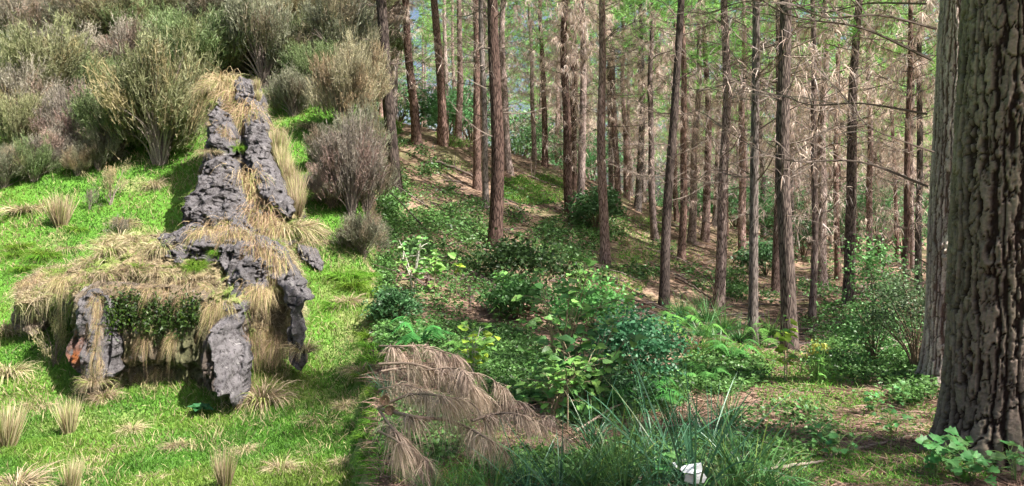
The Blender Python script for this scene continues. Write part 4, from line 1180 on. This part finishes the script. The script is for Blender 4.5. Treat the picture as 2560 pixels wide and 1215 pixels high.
for t in [o for o in bpy.data.objects if o.name.startswith('pine_tree') and o.type == 'EMPTY' and o.get('group') == 'pine trunks of the front rows']:
    if t.location.y > 24: continue
    for z in np.arange(2.4 + random.random(), 8, .8):
        for s in range(2):
            limb(t, z + random.uniform(-.1, .1), random.uniform(0, 6.28), random.uniform(1.0, 2.1), random.uniform(-.25, .35), .08)

# ------------------------------------------------------------------ far wood closing the view, and low green behind the rows
def far_wood():
    mb = MB(); N = 14000
    Y = RNG.uniform(84, 112, N); X = Y * RNG.uniform(-.15, .78, N)
    Z = z_right(X, Y) + RNG.random(N) ** 1.4 * 26
    cl = fbm(np.stack([X * .22, Y * .22, Z * .22], 1), 3, 3)
    k = cl > .44
    X, Y, Z = X[k], Y[k], Z[k]; m = len(X)
    c = np.array([.12, .22, .085]) * RNG.uniform(.6, 1.5, (m, 1))
    ribbons(mb, np.stack([X, Y, Z], 1), rand_dir(m), RNG.uniform(.5, 1.1, m), RNG.uniform(.25, .5, m), .2, 2, c, c)
    tag(mb.obj('far_wood', M_NEEDLE, kind='stuff'), 'pale green far-off wood closing the view behind the plantation', 'wood', kind='stuff')
far_wood()
k = 0
for px, Y, hh, sp in [(1840, 46, 3.2, 2.6), (1915, 50, 3.5, 3.0), (2110, 44, 3.6, 2.6), (2200, 40, 4.0, 2.8), (2260, 44, 4.2, 3.0), (2030, 48, 3.4, 2.8), (1730, 52, 3.0, 2.6), (1400, 52, 4, 3), (1300, 54, 4, 3), (1180, 50, 4.5, 3), (1480, 50, 3.5, 2.6), (1120, 46, 2.6, 2.0), (1970, 40, 2.4, 1.8), (1000, 45, 2.5, 2.2)]:
    X = (px - CX) / F * Y
    left = px < 1600
    small_leaf_bush('understorey_bush', 'pale green bush glimpsed between the far trunks ' + ('on the left slope' if left else 'at the right'), 'bush', drop(X, Y), hh, sp, 2600, .2, (.13, .28, .11), 100 + k,
                    'far bushes on the left slope' if left else 'far bushes at the right')
    k += 1

# ------------------------------------------------------------------ forest floor: litter, grass, herbs
def litter():
    mb = MB(); N = 56000
    Y = 4.2 * (45 / 4.2) ** RNG.random(N); X = Y * RNG.uniform(-.18, .68, N)
    Z = ground_z(X, Y)
    a = RNG.random(N) * 6.28
    D = np.stack([np.cos(a), np.sin(a), RNG.uniform(-.05, .35, N)], 1)
    c = np.array([.36, .25, .18]) * RNG.uniform(.2, 1.4, (N, 1))
    ribbons(mb, np.stack([X, Y, Z + .005], 1), D, RNG.uniform(.1, .3, N) * (.7 + Y * .035), .004 + .0009 * Y, .15, 2, c, c)
    n = 1100
    Y = 13 * (42 / 13) ** RNG.random(n); X = Y * RNG.uniform(-.12, .55, n); Z = ground_z(X, Y)
    for x, y, z in zip(X, Y, Z):
        a = RNG.random() * 6.28; l = RNG.uniform(.4, 1.6)
        d = np.array([math.cos(a) * l, math.sin(a) * l, 0]); p1 = np.array([x, y, z]) + d
        p1[2] = float(ground_z(p1[:1], p1[1:2])[0])
        tube(mb, np.array([[x, y, z + .02], (np.array([x, y, z]) + p1) / 2 + [0, 0, .05 + .08 * RNG.random()], p1 + [0, 0, .02]]), np.array([.018, .015, .006]) * RNG.uniform(.5, 1.3), 4, np.array([.17, .13, .11]) * RNG.uniform(.5, 1.7))
    tag(mb.obj('needle_litter', M_DEADN, kind='stuff'), 'fallen brown needles and twigs strewn over the forest floor', 'litter', kind='stuff')
litter()

# patches: (px, py, rx px, ry px, blades, length m, kind)
def herbs():
    gr, hb = MB(), MB()
    for px, py, rx, ry, nb, ln, kind in [
        (1340, 475, 95, 38, 5200, .26, 'g'), (1600, 600, 60, 60, 1400, .2, 'g'), (1560, 690, 60, 60, 1600, .18, 'g'), (1640, 560, 30, 20, 500, .2, 'g'),
        (965, 320, 40, 30, 1500, .4, 'g'), (1150, 340, 60, 30, 1500, .35, 'g'), (970, 480, 50, 80, 1200, .25, 'h'), (1010, 620, 80, 60, 550, .18, 'h'),
        (1120, 640, 90, 60, 520, .16, 'h'), (1180, 700, 90, 60, 600, .16, 'h'), (1050, 780, 110, 60, 550, .14, 'h'), (935, 1130, 22, 90, 900, .1, 'g'), (1130, 860, 120, 50, 1400, .12, 'h'),
        (1250, 880, 100, 60, 1800, .12, 'h'), (1330, 950, 120, 60, 2200, .11, 'h'), (1240, 960, 80, 50, 1500, .12, 'g'), (1480, 1000, 120, 70, 2200, .1, 'h'), (1600, 980, 120, 60, 2000, .1, 'h'),
        (1830, 900, 110, 60, 2200, .16, 'g'), (1800, 940, 120, 50, 1800, .12, 'h'), (2000, 930, 130, 50, 2200, .12, 'g'), (2050, 980, 160, 50, 2200, .09, 'g'),
        (2200, 1050, 160, 60, 1700, .07, 'g'), (2150, 900, 130, 60, 1800, .14, 'h'), (2250, 1170, 260, 50, 3200, .08, 'g'), (2000, 1170, 200, 50, 1800, .08, 'g'),
        (1950, 1080, 150, 70, 500, .08, 'h'), (2280, 960, 60, 60, 900, .12, 'h'), (1700, 640, 60, 40, 700, .16, 'g'), (1830, 700, 90, 50, 500, .15, 'g'), (1420, 600, 90, 60, 900, .2, 'h'),
        (1500, 560, 70, 50, 900, .25, 'h'), (2120, 820, 120, 60, 1000, .18, 'h'), (1580, 480, 40, 20, 200, .2, 'g'), (965, 560, 30, 60, 900, .2, 'h'), (1080, 490, 60, 20, 130, .25, 'h'), (1140, 545, 70, 26, 330, .22, 'h'), (1120, 420, 60, 18, 300, .25, 'g'), (1060, 560, 60, 30, 600, .2, 'h'), (1190, 590, 60, 30, 500, .2, 'h'), (1060, 1080, 110, 90, 1100, .07, 'h'), (1250, 1110, 150, 60, 1300, .07, 'g'), (1120, 1190, 170, 30, 1500, .09, 'g'), (1400, 1180, 200, 40, 1500, .08, 'h'), (1750, 1150, 250, 60, 1300, .08, 'h'), (960, 700, 25, 60, 700, .15, 'h'), (965, 830, 40, 50, 1200, .12, 'h'), (1000, 850, 60, 30, 1200, .12, 'g')]:
        P = []
        a = RNG.random(nb) * 6.28; q = np.sqrt(RNG.random(nb))
        for x, y in zip(px + np.cos(a) * q * rx, py + np.sin(a) * q * ry):
            h, nn = ray(x, y)
            if h is not None and (x > 946 or px < 940): P.append(h)
        if not P: continue
        P = np.array(P); m = len(P)
        if kind == 'g':
            D = np.stack([RNG.normal(0, .5, m), RNG.normal(0, .5, m), np.ones(m)], 1)
            c = np.array([.17, .36, .05]) * RNG.uniform(.6, 1.4, (m, 1)); c = np.where(RNG.random((m, 1)) < .2, np.array([.42, .36, .16]), c)
            ribbons(gr, P, D, ln * RNG.uniform(.6, 1.4, m), .004 + .0007 * P[:, 1], RNG.uniform(.3, 1, m), 3, c * .7, c)
        else:
            k = 3
            P = np.repeat(P, k, 0); P = P + np.stack([RNG.normal(0, ln * .5, m * k), RNG.normal(0, ln * .5, m * k), RNG.random(m * k) * ln], 1)
            D = np.stack([RNG.normal(0, 1, m * k), RNG.normal(0, 1, m * k), RNG.normal(.1, .3, m * k)], 1)
            c = np.array([.09, .19, .05]) * RNG.uniform(.35, 1.9, (m * k, 1))
            s = .022 + .0024 * P[:, 1]
            ribbons(hb, P, D, s * RNG.uniform(.7, 1.5, m * k), s * .6, .3, 2, c, c, taper=.4)
    for q in range(130):
        px = RNG.uniform(955, 2120); py = RNG.uniform(345 + (px - 955) * .25, 640 + (px - 955) * .13)
        m0 = int(RNG.integers(20, 70)); P = []
        for x, y in zip(px + RNG.normal(0, 16, m0), py + RNG.normal(0, 7, m0)):
            h, nn = ray(x, y)
            if h is not None: P.append(h)
        if not P: continue
        P = np.array(P); m = len(P)
        if RNG.random() < .45:
            D = np.stack([RNG.normal(0, .5, m), RNG.normal(0, .5, m), np.ones(m)], 1)
            c = np.array([.14, .28, .05]) * RNG.uniform(.5, 1.4, (m, 1))
            ribbons(gr, P, D, RNG.uniform(.15, .4, m), .02, RNG.uniform(.3, 1, m), 3, c * .7, c)
        else:
            P = np.repeat(P, 3, 0); m = len(P); P = P + np.stack([RNG.normal(0, .1, m), RNG.normal(0, .1, m), RNG.random(m) * .3], 1)
            c = np.array([.08, .17, .05]) * RNG.uniform(.4, 1.8, (m, 1))
            ribbons(hb, P, RNG.normal(0, 1, (m, 3)) * [1, 1, .4], RNG.uniform(.06, .13, m), .06, .3, 2, c, c, taper=.4)
    tag(gr.obj('forest_grass', M_GRASS, kind='stuff'), 'thin fresh grass growing in patches on the forest floor', 'grass', kind='stuff')
    tag(hb.obj('ground_cover', M_LEAF, kind='stuff'), 'low green leafy ground cover under the pines', 'ground cover', kind='stuff')
herbs()

# ------------------------------------------------------------------ ferns and sedges
def fern_mesh(seed, fronds=8, col=(.09, .22, .05)):
    r = np.random.default_rng(seed); mb = MB()
    for k in range(fronds):
        a = k * 6.28 / fronds + r.normal(0, .3); o = np.array([math.cos(a), math.sin(a), 0]); sd = np.array([-o[1], o[0], 0])
        ln = r.uniform(.7, 1.1); h = r.uniform(.35, .7)
        pts = curve_pts([(0, 0, 0), o * ln * .45 + [0, 0, h], o * ln + [0, 0, h * .55]], 8)
        tube(mb, pts, np.linspace(.008, .002, len(pts)), 3, np.array(col) * .7)
        n = 26; t = np.linspace(.12, .99, n)
        P = np.stack([np.interp(t, np.linspace(0, 1, len(pts)), pts[:, j]) for j in range(3)], 1)
        w = .30 * ln * np.sin(np.clip(t * 1.05, 0, 1) * math.pi) ** .8 * (1 - t * .35) + .01
        tone = r.uniform(.75, 1.3)
        for s in (-1, 1):
            D = sd * s + o * .45 + r.normal(0, .06, (n, 3)) + [0, 0, -.1]
            ribbons(mb, P, D, w, .042, .25, 3, np.array(col) * tone, np.array(col) * tone * 1.15, r=r, face=np.array([0, 0, 1.0]), taper=.8)
    return mb.mesh('fronds', M_FERN)
FERNS = [fern_mesh(1), fern_mesh(2, 7, (.115, .265, .055)), fern_mesh(3, 9, (.075, .22, .05))]
def fern(px, py, hpx, label, group=None, var=None):
    h = foot(px, py); s = hpx / F * h.y
    o = link('fern', FERNS[var if var is not None else random.randrange(3)])
    o.location = h; o.rotation_euler = (random.uniform(-.1, .1), random.uniform(-.1, .1), random.random() * 6.28); o.scale = (s, s, s)
    return tag(o, label, 'fern', group)
for a in [(1050, 870, 110, 'fern in deep shade above the dead pine branch', 2), (1170, 890, 70, 'pale small fern beside the light-leaved sapling', 1), (1680, 850, 120, 'sunlit fern on the right flank of the dark bush', 1),
          (1740, 880, 110, 'bright fern spreading below the sedge bank', 1), (1830, 905, 100, 'fern in front of the straight pine with sunlit foot', 0), (1900, 870, 85, 'light fern right of the straight pine with sunlit foot', 1),
          (1620, 1020, 130, 'large bluish fern in the shaded centre foreground', 2), (1520, 1040, 110, 'dark fern left of the large bluish fern', 2), (2140, 860, 80, 'fern below the small-leaved bush', 0),
          (1260, 800, 60, 'small fern on the bank left of the leafy bush', 1), (1330, 1010, 80, 'fern half hidden by the dead branch', 0), (1770, 960, 90, 'fern at the edge of the lit clearing', 0), (2060, 900, 60, 'small fern behind the yellow flower stalks', 0)]:
    fern(*a[:4], var=a[4])

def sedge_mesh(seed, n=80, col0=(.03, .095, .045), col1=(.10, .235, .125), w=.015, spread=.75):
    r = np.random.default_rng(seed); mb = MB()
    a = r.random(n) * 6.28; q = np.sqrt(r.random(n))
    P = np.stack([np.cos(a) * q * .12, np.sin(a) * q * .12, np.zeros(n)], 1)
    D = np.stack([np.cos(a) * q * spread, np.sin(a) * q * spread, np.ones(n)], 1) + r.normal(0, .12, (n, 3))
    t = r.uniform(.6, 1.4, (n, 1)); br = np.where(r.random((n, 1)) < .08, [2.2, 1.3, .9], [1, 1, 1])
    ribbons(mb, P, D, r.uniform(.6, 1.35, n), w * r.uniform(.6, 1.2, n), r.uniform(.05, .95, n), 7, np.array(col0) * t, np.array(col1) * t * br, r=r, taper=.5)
    return mb.mesh('sedge', M_SEDGE)
SEDGE = [sedge_mesh(1), sedge_mesh(2, 60), sedge_mesh(3, 80, (.04, .12, .035), (.13, .28, .08))]
SEDGE_FAR = [sedge_mesh(4, 160, (.04, .13, .035), (.12, .30, .08), .022), sedge_mesh(5, 140, (.06, .18, .035), (.2, .42, .1), .022)]
def sedge(px, py, hpx, label, group=None, far=False):
    h = foot(px, py); s = hpx / F * h.y
    o = link('sedge', random.choice(SEDGE_FAR if far else SEDGE))
    o.location = h; o.rotation_euler = (0, 0, random.random() * 6.28); o.scale = (s, s, s)
    return tag(o, label, 'sedge', group)
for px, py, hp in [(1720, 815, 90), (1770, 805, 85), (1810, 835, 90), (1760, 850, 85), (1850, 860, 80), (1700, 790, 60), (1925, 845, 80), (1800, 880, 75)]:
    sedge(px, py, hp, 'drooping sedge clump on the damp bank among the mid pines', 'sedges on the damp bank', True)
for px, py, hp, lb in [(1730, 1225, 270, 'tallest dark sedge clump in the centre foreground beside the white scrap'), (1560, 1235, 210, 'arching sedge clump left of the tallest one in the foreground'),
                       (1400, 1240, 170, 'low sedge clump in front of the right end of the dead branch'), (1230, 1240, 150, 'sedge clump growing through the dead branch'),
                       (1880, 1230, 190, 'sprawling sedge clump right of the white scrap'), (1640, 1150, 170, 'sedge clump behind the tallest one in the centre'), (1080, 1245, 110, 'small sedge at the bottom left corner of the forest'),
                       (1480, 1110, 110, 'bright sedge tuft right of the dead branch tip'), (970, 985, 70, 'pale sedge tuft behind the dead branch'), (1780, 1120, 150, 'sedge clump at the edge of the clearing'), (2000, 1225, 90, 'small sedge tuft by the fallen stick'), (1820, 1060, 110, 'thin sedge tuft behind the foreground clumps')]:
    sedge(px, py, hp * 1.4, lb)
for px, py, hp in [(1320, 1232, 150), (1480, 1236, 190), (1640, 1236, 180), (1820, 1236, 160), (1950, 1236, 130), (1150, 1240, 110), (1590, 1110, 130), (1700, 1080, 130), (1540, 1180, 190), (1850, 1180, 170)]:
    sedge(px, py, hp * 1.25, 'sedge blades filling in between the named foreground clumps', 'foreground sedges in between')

# ------------------------------------------------------------------ leafy saplings and bushes (leaves are parts)
def fp(px, py, Y=None):
    return foot(px, py) if Y is None else drop((px - CX) / F * Y, Y)
leafy_plant('leafy_sapling', 'broad-leaved bush in the middle of the clearing, tallest of the leafy plants', 'bush', fp(1400, 960, 6.8), 1.45, .6, 11, 298, .092, [LEAF_BROAD, LEAF_BROAD, LEAF_LIGHT], 1, low=.15)
leafy_plant('leafy_sapling', 'second stem of broad leaves against the right side of the tallest leafy bush', 'bush', fp(1465, 985, 6.6), 1.05, .5, 6, 150, .095, [LEAF_BROAD, LEAF_LIGHT, LEAF_DARK], 2)
leafy_plant('leafy_sapling', 'low leafy bush below the tallest one, just behind the dead branch', 'bush', fp(1370, 1030, 6.2), .55, .55, 8, 160, .085, [LEAF_BROAD, LEAF_LIGHT], 3, low=.3)
leafy_plant('leafy_sapling', 'light green sapling with pale stems left of the tallest leafy bush', 'sapling', fp(1180, 905, 8.2), .58, .38, 6, 90, .10, [LEAF_LIGHT, LEAF_LIGHT, LEAF_YELLOW], 4, stemc=(.5, .45, .38))
leafy_plant('leafy_sapling', 'pale-stemmed sapling with sparse leaves on the slope at left', 'sapling', fp(1035, 640, 12.5), .95, .5, 5, 90, .12, [LEAF_BROAD, LEAF_LIGHT], 5, stemc=(.5, .46, .4), stemr=.014)
leafy_plant('leafy_sapling', 'thin light green seedling right of the pale-stemmed sapling', 'sapling', fp(1085, 620, 12.8), .85, .22, 2, 50, .12, [LEAF_LIGHT], 6, stemr=.01)
leafy_plant('leafy_sapling', 'yellow-leaved seedling left of the dark straight trunk', 'sapling', fp(1142, 640, 12.5), .8, .12, 1, 12, .14, [LEAF_YELLOW, LEAF_LIGHT], 7, low=.6)
leafy_plant('leafy_sapling', 'spindly pale-stemmed seedling in front of the dark straight trunk', 'sapling', fp(1248, 725, 12), .95, .10, 1, 18, .12, [LEAF_LIGHT], 8, stemc=(.6, .56, .5), low=.75)
leafy_plant('leafy_sapling', 'slender light green shoot on the bank below the paired trunks', 'sapling', fp(1455, 650, 15), .95, .4, 5, 90, .14, [LEAF_LIGHT, LEAF_LONG], 9)
leafy_plant('leafy_sapling', 'slim yellow-green sapling before the tall thick reddish pine', 'sapling', fp(1965, 930, 8.8), .85, .16, 2, 40, .11, [LEAF_LONG, LEAF_YELLOW], 10, stemc=(.35, .36, .2))
leafy_plant('leafy_sapling', 'dark leaves hanging on a thin twig in the middle of the clearing', 'sapling', fp(1425, 1000, 6.0), .72, .12, 1, 9, .14, [LEAF_DARK], 11, low=.75)
leafy_plant('leafy_sapling', 'dark-leaved branch tip rising over the dark bush', 'sapling', fp(1560, 900, 8.4), .95, .3, 3, 36, .09, [LEAF_DARK], 12, low=.75)
for px, py, n_, s_, lb in [(2330, 1200, 26, .105, 'ivy-like leafy trailer at the foot of the huge trunk, left part'), (2440, 1195, 28, .11, 'ivy-like leafy trailer in front of the huge trunk, right part'), (2230, 1085, 22, .085, 'leafy weed in the shade left of the huge trunk'),
                           (2180, 1030, 18, .08, 'leafy weed on the lit clearing before the second big trunk'), (2110, 1150, 20, .09, 'leafy weed near the fallen stick'), (2260, 1020, 20, .075, 'bright leafy weed between clearing and huge trunk'), (2060, 1120, 14, .075, 'small leafy weed left of the fallen stick'),
                           (1660, 1215, 14, .12, 'broad leaves left of the white scrap at the bottom edge'), (2020, 1050, 16, .07, 'small leafy weed in front of the lit clearing'), (2540, 1205, 14, .1, 'few ivy-like leaves in the bottom right corner')]:
    leafy_plant('leafy_weed', lb, 'weed', fp(px, py), .22, .24, 5, int(n_ * 1.5), s_ * .6, [LEAF_IVY, LEAF_IVY, LEAF_BROAD], int(px + py), low=.3, stemr=.004, stemc=(.2, .3, .1))
small_leaf_bush('dark_bush', 'dense dark teal-green bush behind the foreground sedges', 'bush', fp(1590, 960, 8.0), .95, .52, 4200, .05, (.05, .15, .06), 41)
small_leaf_bush('dark_bush', 'dark bush low in the shade under the dense teal-green one', 'bush', fp(1500, 1010, 7.2), .5, .5, 2600, .045, (.055, .15, .055), 42)
small_leaf_bush('small_leaved_bush', 'open small-leaved bush with pale stem left of the second big trunk', 'bush', fp(2185, 900, 9.5), 1.5, .75, 4200, .045, (.10, .20, .06), 43, shape='column')
small_leaf_bush('small_leaved_bush', 'dim small-leaved bush against the second big trunk', 'bush', fp(2290, 920, 8.6), 1.25, .55, 3800, .035, (.08, .12, .055), 44)
small_leaf_bush('small_leaved_bush', 'low dark bush on the slope under the paired trunks', 'bush', fp(1490, 545, 26), 1.6, .9, 2200, .12, (.06, .13, .045), 45)
small_leaf_bush('small_leaved_bush', 'round dark bush behind the gap left of the tall thick reddish pine', 'bush', fp(1915, 690, 27), 1.3, 1.0, 2200, .12, (.07, .16, .06), 46)
small_leaf_bush('small_leaved_bush', 'green bush right of the tall thick reddish pine', 'bush', fp(2010, 650, 33), 2.0, 1.2, 2200, .15, (.07, .17, .06), 47)
small_leaf_bush('small_leaved_bush', 'dark bush around the foot of the dark straight trunk', 'bush', fp(1290, 640, 15), .9, .9, 2600, .09, (.06, .13, .04), 48)
small_leaf_bush('small_leaved_bush', 'shadowed bush at the forest edge on the left', 'bush', fp(990, 800, 10.5), .55, .35, 2200, .05, (.05, .11, .04), 49)
small_leaf_bush('small_leaved_bush', 'green bush left of the tallest leafy bush, in mid shade', 'bush', fp(1290, 735, 12), .75, .6, 2400, .075, (.08, .2, .055), 50)
small_leaf_bush('small_leaved_bush', 'light bush behind the tallest leafy bush', 'bush', fp(1480, 800, 11.5), .8, .6, 2400, .075, (.12, .28, .075), 51)

def flower_stalks():
    base = fp(2030, 960)
    root = thing('yellow_flower_stalks', 'upright pale green stalks with yellow-green flower heads on the lit clearing', 'flower', base)
    r = random.Random(4)
    for k in range(9):
        mb = MB(); x, y = r.gauss(0, .1), r.gauss(0, .06); h = r.uniform(.28, .48)
        top = np.array([x + r.gauss(0, .05), y, h])
        tube(mb, np.array([[x * .6, y, -.02], [x, y, h * .6], top]), np.array([.006, .005, .003]), 4, (.26, .42, .12))
        n_ = 14
        ribbons(mb, top + RNG.normal(0, .022, (n_, 3)), rand_dir(n_) + [0, 0, .5], .03, .02, .1, 2, np.array([.5, .5, .10]), np.array([.55, .52, .1]))
        mm = 8
        ribbons(mb, np.stack([np.full(mm, x), np.full(mm, y), RNG.uniform(.05, h * .8, mm)], 1), rand_dir(mm) * [1, 1, .3] + [0, 0, .2], .1, .02, .5, 3, np.array([.16, .34, .07]))
        mb.obj('stalk', M_LEAF, root)
flower_stalks()

# ------------------------------------------------------------------ fallen pine branch with dead needles
def dead_branch():
    base = fp(975, 1130, 4.9)
    root = thing('fallen_pine_branch', 'fallen pine branch with drooping tan dead needles in the lower left of the forest', 'branch', base)
    b0 = np.array(base)
    def spray(pts, nn, ln, thick=.012, side=.5, seed=0, cc=(.50, .385, .305)):
        r = np.random.default_rng(seed)
        P = curve_pts([at(*p) for p in pts], 10) - b0
        st = MB(); tube(st, P, np.linspace(thick, thick * .35, len(P)), 5, np.array([.22, .165, .13]))
        bo = st.obj('branchlet', M_STEM, root, smooth=True)
        nd = MB()
        tuf = r.uniform(.08, 1, max(8, nn // 32)) ** .8
        tt = np.clip(tuf[r.integers(0, len(tuf), nn)] + r.normal(0, .018, nn), .03, 1)
        T = np.stack([np.interp(tt, np.linspace(0, 1, len(P)), P[:, k]) for k in range(3)], 1)
        tg = unit(np.gradient(P, axis=0)); TG = np.stack([np.interp(tt, np.linspace(0, 1, len(P)), tg[:, k]) for k in range(3)], 1)
        D = TG * r.uniform(.2, .9, (nn, 1)) + r.normal(0, .45, (nn, 3)) * [1, 1, .8] + [0, 0, -.35]
        tone = (.7 + .6 * fbm(T * 9, 2, seed))[:, None] * r.uniform(.65, 1.25, (nn, 1))
        c = np.array(cc) * tone
        ribbons(nd, T, D, ln * r.uniform(.6, 1.25, nn), .0042, r.uniform(.5, 1.2, nn), 4, c * .8, c, r=r, taper=.4)
        nd.obj('needles', M_DEADN, bo, kind='stuff')
    S = [([(948, 875, 5.2), (1010, 858, 5.2), (1060, 862, 5.2), (1105, 885, 5.2)], 700, .17, .008),
         ([(946, 905, 5.1), (1030, 905, 5.1), (1100, 930, 5.1), (1180, 960, 5.1), (1240, 1010, 5.1)], 1100, .17, .010),
         ([(946, 935, 5.0), (1000, 925, 5.0), (1060, 925, 5.0), (1140, 920, 5.05), (1170, 945, 5.05)], 700, .15, .008),
         ([(946, 1010, 4.7), (1030, 985, 4.7), (1110, 985, 4.7), (1180, 1015, 4.7), (1215, 1060, 4.7)], 1200, .17, .010),
         ([(946, 1015, 4.65), (1040, 1035, 4.65), (1130, 1055, 4.65), (1210, 1085, 4.6), (1260, 1130, 4.6)], 1200, .16, .014),
         ([(1180, 1060, 4.75), (1240, 1028, 4.8), (1310, 1040, 4.85), (1370, 1075, 4.9), (1420, 1095, 4.9)], 900, .14, .009),
         ([(1120, 1050, 4.7), (1230, 1070, 4.7), (1330, 1085, 4.7), (1400, 1120, 4.7)], 900, .13, .009),
         ([(950, 1030, 4.55), (985, 1070, 4.5), (1030, 1110, 4.5), (1075, 1160, 4.5)], 900, .17, .010),
         ([(946, 1080, 4.5), (1000, 1110, 4.45), (1040, 1160, 4.4), (1060, 1200, 4.4)], 800, .16, .009),
         ([(1080, 1045, 4.6), (1130, 1100, 4.55), (1180, 1150, 4.5)], 700, .15, .008),
         ([(946, 970, 5.0), (1010, 965, 5.0), (1070, 975, 5.0)], 600, .15, .007),
         ([(1260, 1080, 4.75), (1320, 1110, 4.7), (1360, 1150, 4.65)], 500, .13, .007), ([(1230, 1005, 5.05), (1300, 1010, 5.1), (1350, 1035, 5.1), (1395, 1040, 5.1)], 450, .12, .006), ([(1390, 1090, 4.9), (1440, 1085, 4.95), (1490, 1100, 5.0)], 350, .12, .006), ([(1060, 870, 5.25), (1120, 878, 5.3), (1160, 900, 5.3)], 350, .13, .006), ([(1150, 925, 5.1), (1210, 940, 5.15), (1265, 965, 5.2)], 400, .13, .006)]
    for k, (p, nn, ln, th) in enumerate(S):
        if k in (6, 9, 11, 13): continue
        p = [(a, b + random.uniform(-10, 10), c + random.uniform(-.25, .25)) for a, b, c in p]
        spray(p, int(nn * .55), ln * .75, th, seed=60 + k)
    for px, py in ((962, 1000), (975, 1025)):
        cb = MB(); c0 = at(px, py, 4.62) - b0
        for ring in range(6):
            z = ring / 5; rad = .02 * math.sin(math.pi * (.12 + .8 * z)); m = 9
            an = np.arange(m) * 6.28 / m + ring * .35
            P = c0 + np.stack([np.cos(an) * rad, np.full(m, (z - .5) * .055), np.sin(an) * rad], 1)
            ribbons(cb, P, np.stack([np.cos(an), np.full(m, -.5), np.sin(an)], 1), .017, .016, .1, 2, np.array([.22, .13, .09]), np.array([.3, .2, .14]), face=np.array([0, 1.0, 0]), taper=.3)
        cb.obj('cone', M_STEM, root)
dead_branch()

# ------------------------------------------------------------------ fallen sticks and logs
def stick(pts, rad, label, name='fallen_stick', cat='stick', col=(.26, .2, .16), twigs=4, seed=0):
    r = np.random.default_rng(seed)
    P = curve_pts([np.array(fp(a, b)) + [0, 0, up] for a, b, up in pts], 8)
    P = P + r.normal(0, rad * .25, P.shape)
    b0 = P[0].copy()
    root = thing(name, label, cat, b0)
    mb = MB(); tube(mb, P - b0, np.linspace(rad, rad * .5, len(P)), 8, np.array(col)); mb.obj('wood', M_STEM, root, smooth=True)
    for k in range(twigs):
        s = P[r.integers(2, len(P) - 1)] - b0; d = unit(r.normal(0, 1, 3) * [1, .5, .5] + [0, 0, .5]) * rad * r.uniform(8, 22)
        tb = MB(); tube(tb, np.array([s, s + d * .6 + [0, 0, .01], s + d]), np.array([.35, .25, .12]) * rad, 5, np.array(col)); tb.obj('twig', M_STEM, root)
stick([(1440, 1095, .05), (1540, 1050, .12), (1640, 1020, .15)], .011, 'long bare stick slanting up to the right of the dead branch', twigs=2, seed=1)
stick([(1620, 1090, .06), (1760, 1085, .08), (1900, 1120, .05), (2010, 1150, .03)], .009, 'thin curved stick across the foreground behind the sedges', twigs=3, seed=2)
stick([(1880, 1190, .03), (1980, 1180, .04), (2060, 1165, .03)], .014, 'short weathered stick near the bottom edge in front of the clearing', col=(.33, .27, .22), twigs=1, seed=3)
stick([(2060, 1150, .02), (2200, 1115, .02), (2300, 1090, .02)], .013, 'straight stick pointing at the foot of the huge trunk', twigs=1, seed=4)
stick([(1255, 765, .08), (1340, 790, .1), (1430, 825, .08)], .055, 'dark rotten log on the bank behind the leafy bush', 'fallen_log', 'log', (.13, .09, .06), 3, 5)
stick([(1090, 410, .1), (1160, 440, .15), (1220, 470, .1)], .06, 'dark branch lying on the left slope below the upper trunks', col=(.13, .1, .085), twigs=6, seed=6)
stick([(1320, 445, .1), (1360, 460, .1), (1410, 475, .1)], .07, 'dark log above the bright grass patch', 'fallen_log', 'log', (.14, .11, .09), 3, 7)
stick([(1640, 560, .1), (1720, 580, .12), (1790, 610, .1)], .05, 'slash branch along the crest behind the slanting pine', col=(.18, .14, .12), twigs=8, seed=8)
stick([(1690, 700, .08), (1740, 730, .1), (1790, 760, .06)], .04, 'dead branch on the shaded slope behind the brown pine', col=(.16, .12, .1), twigs=6, seed=9)
stick([(2150, 905, .05), (2210, 890, .1), (2290, 880, .12)], .03, 'bleached branch leaning by the second big trunk', col=(.42, .36, .3), twigs=5, seed=10)

# ------------------------------------------------------------------ white scrap in the sedge
def scrap():
    base = fp(1728, 1236)
    root = thing('white_scrap', 'folded white scrap lying among the sedge at the bottom edge', 'scrap', base)
    Y = base.y; b0 = np.array(base)
    def sheet(pts, name):
        P = [at(a, b, Y + d) - b0 for a, b, d in pts]
        nP = len(P); c = np.mean(P, 0) + [0, -.012, 0]
        V = np.array([c] + P + [q + [0, .006, 0] for q in [c] + P])
        m = nP + 1
        Fc = [[0, 1 + k, 1 + (k + 1) % nP] for k in range(nP)] + [[m, m + 1 + (k + 1) % nP, m + 1 + k] for k in range(nP)]
        for k in range(nP):
            a, b = 1 + k, 1 + (k + 1) % nP
            Fc += [[a, m + a, m + b], [a, m + b, b]]
        MB().add(V, np.array(Fc), (.82, .84, .86)).obj(name, M_WHITE, root)
    sheet([(1699, 1170, .02), (1714, 1163, .03), (1736, 1160, .0), (1753, 1157, -.02), (1757, 1178, -.01), (1735, 1185, -.03), (1706, 1181, .0)], 'folded_flap')
    sheet([(1714, 1186, .0), (1736, 1188, -.02), (1758, 1181, .0), (1767, 1194, .02), (1760, 1207, .03), (1733, 1211, .01), (1711, 1203, .02)], 'lower_sheet')
    sheet([(1680, 1156, .03), (1688, 1157, .03), (1694, 1165, .04), (1692, 1171, .03), (1684, 1166, .03)], 'torn_corner')
scrap()
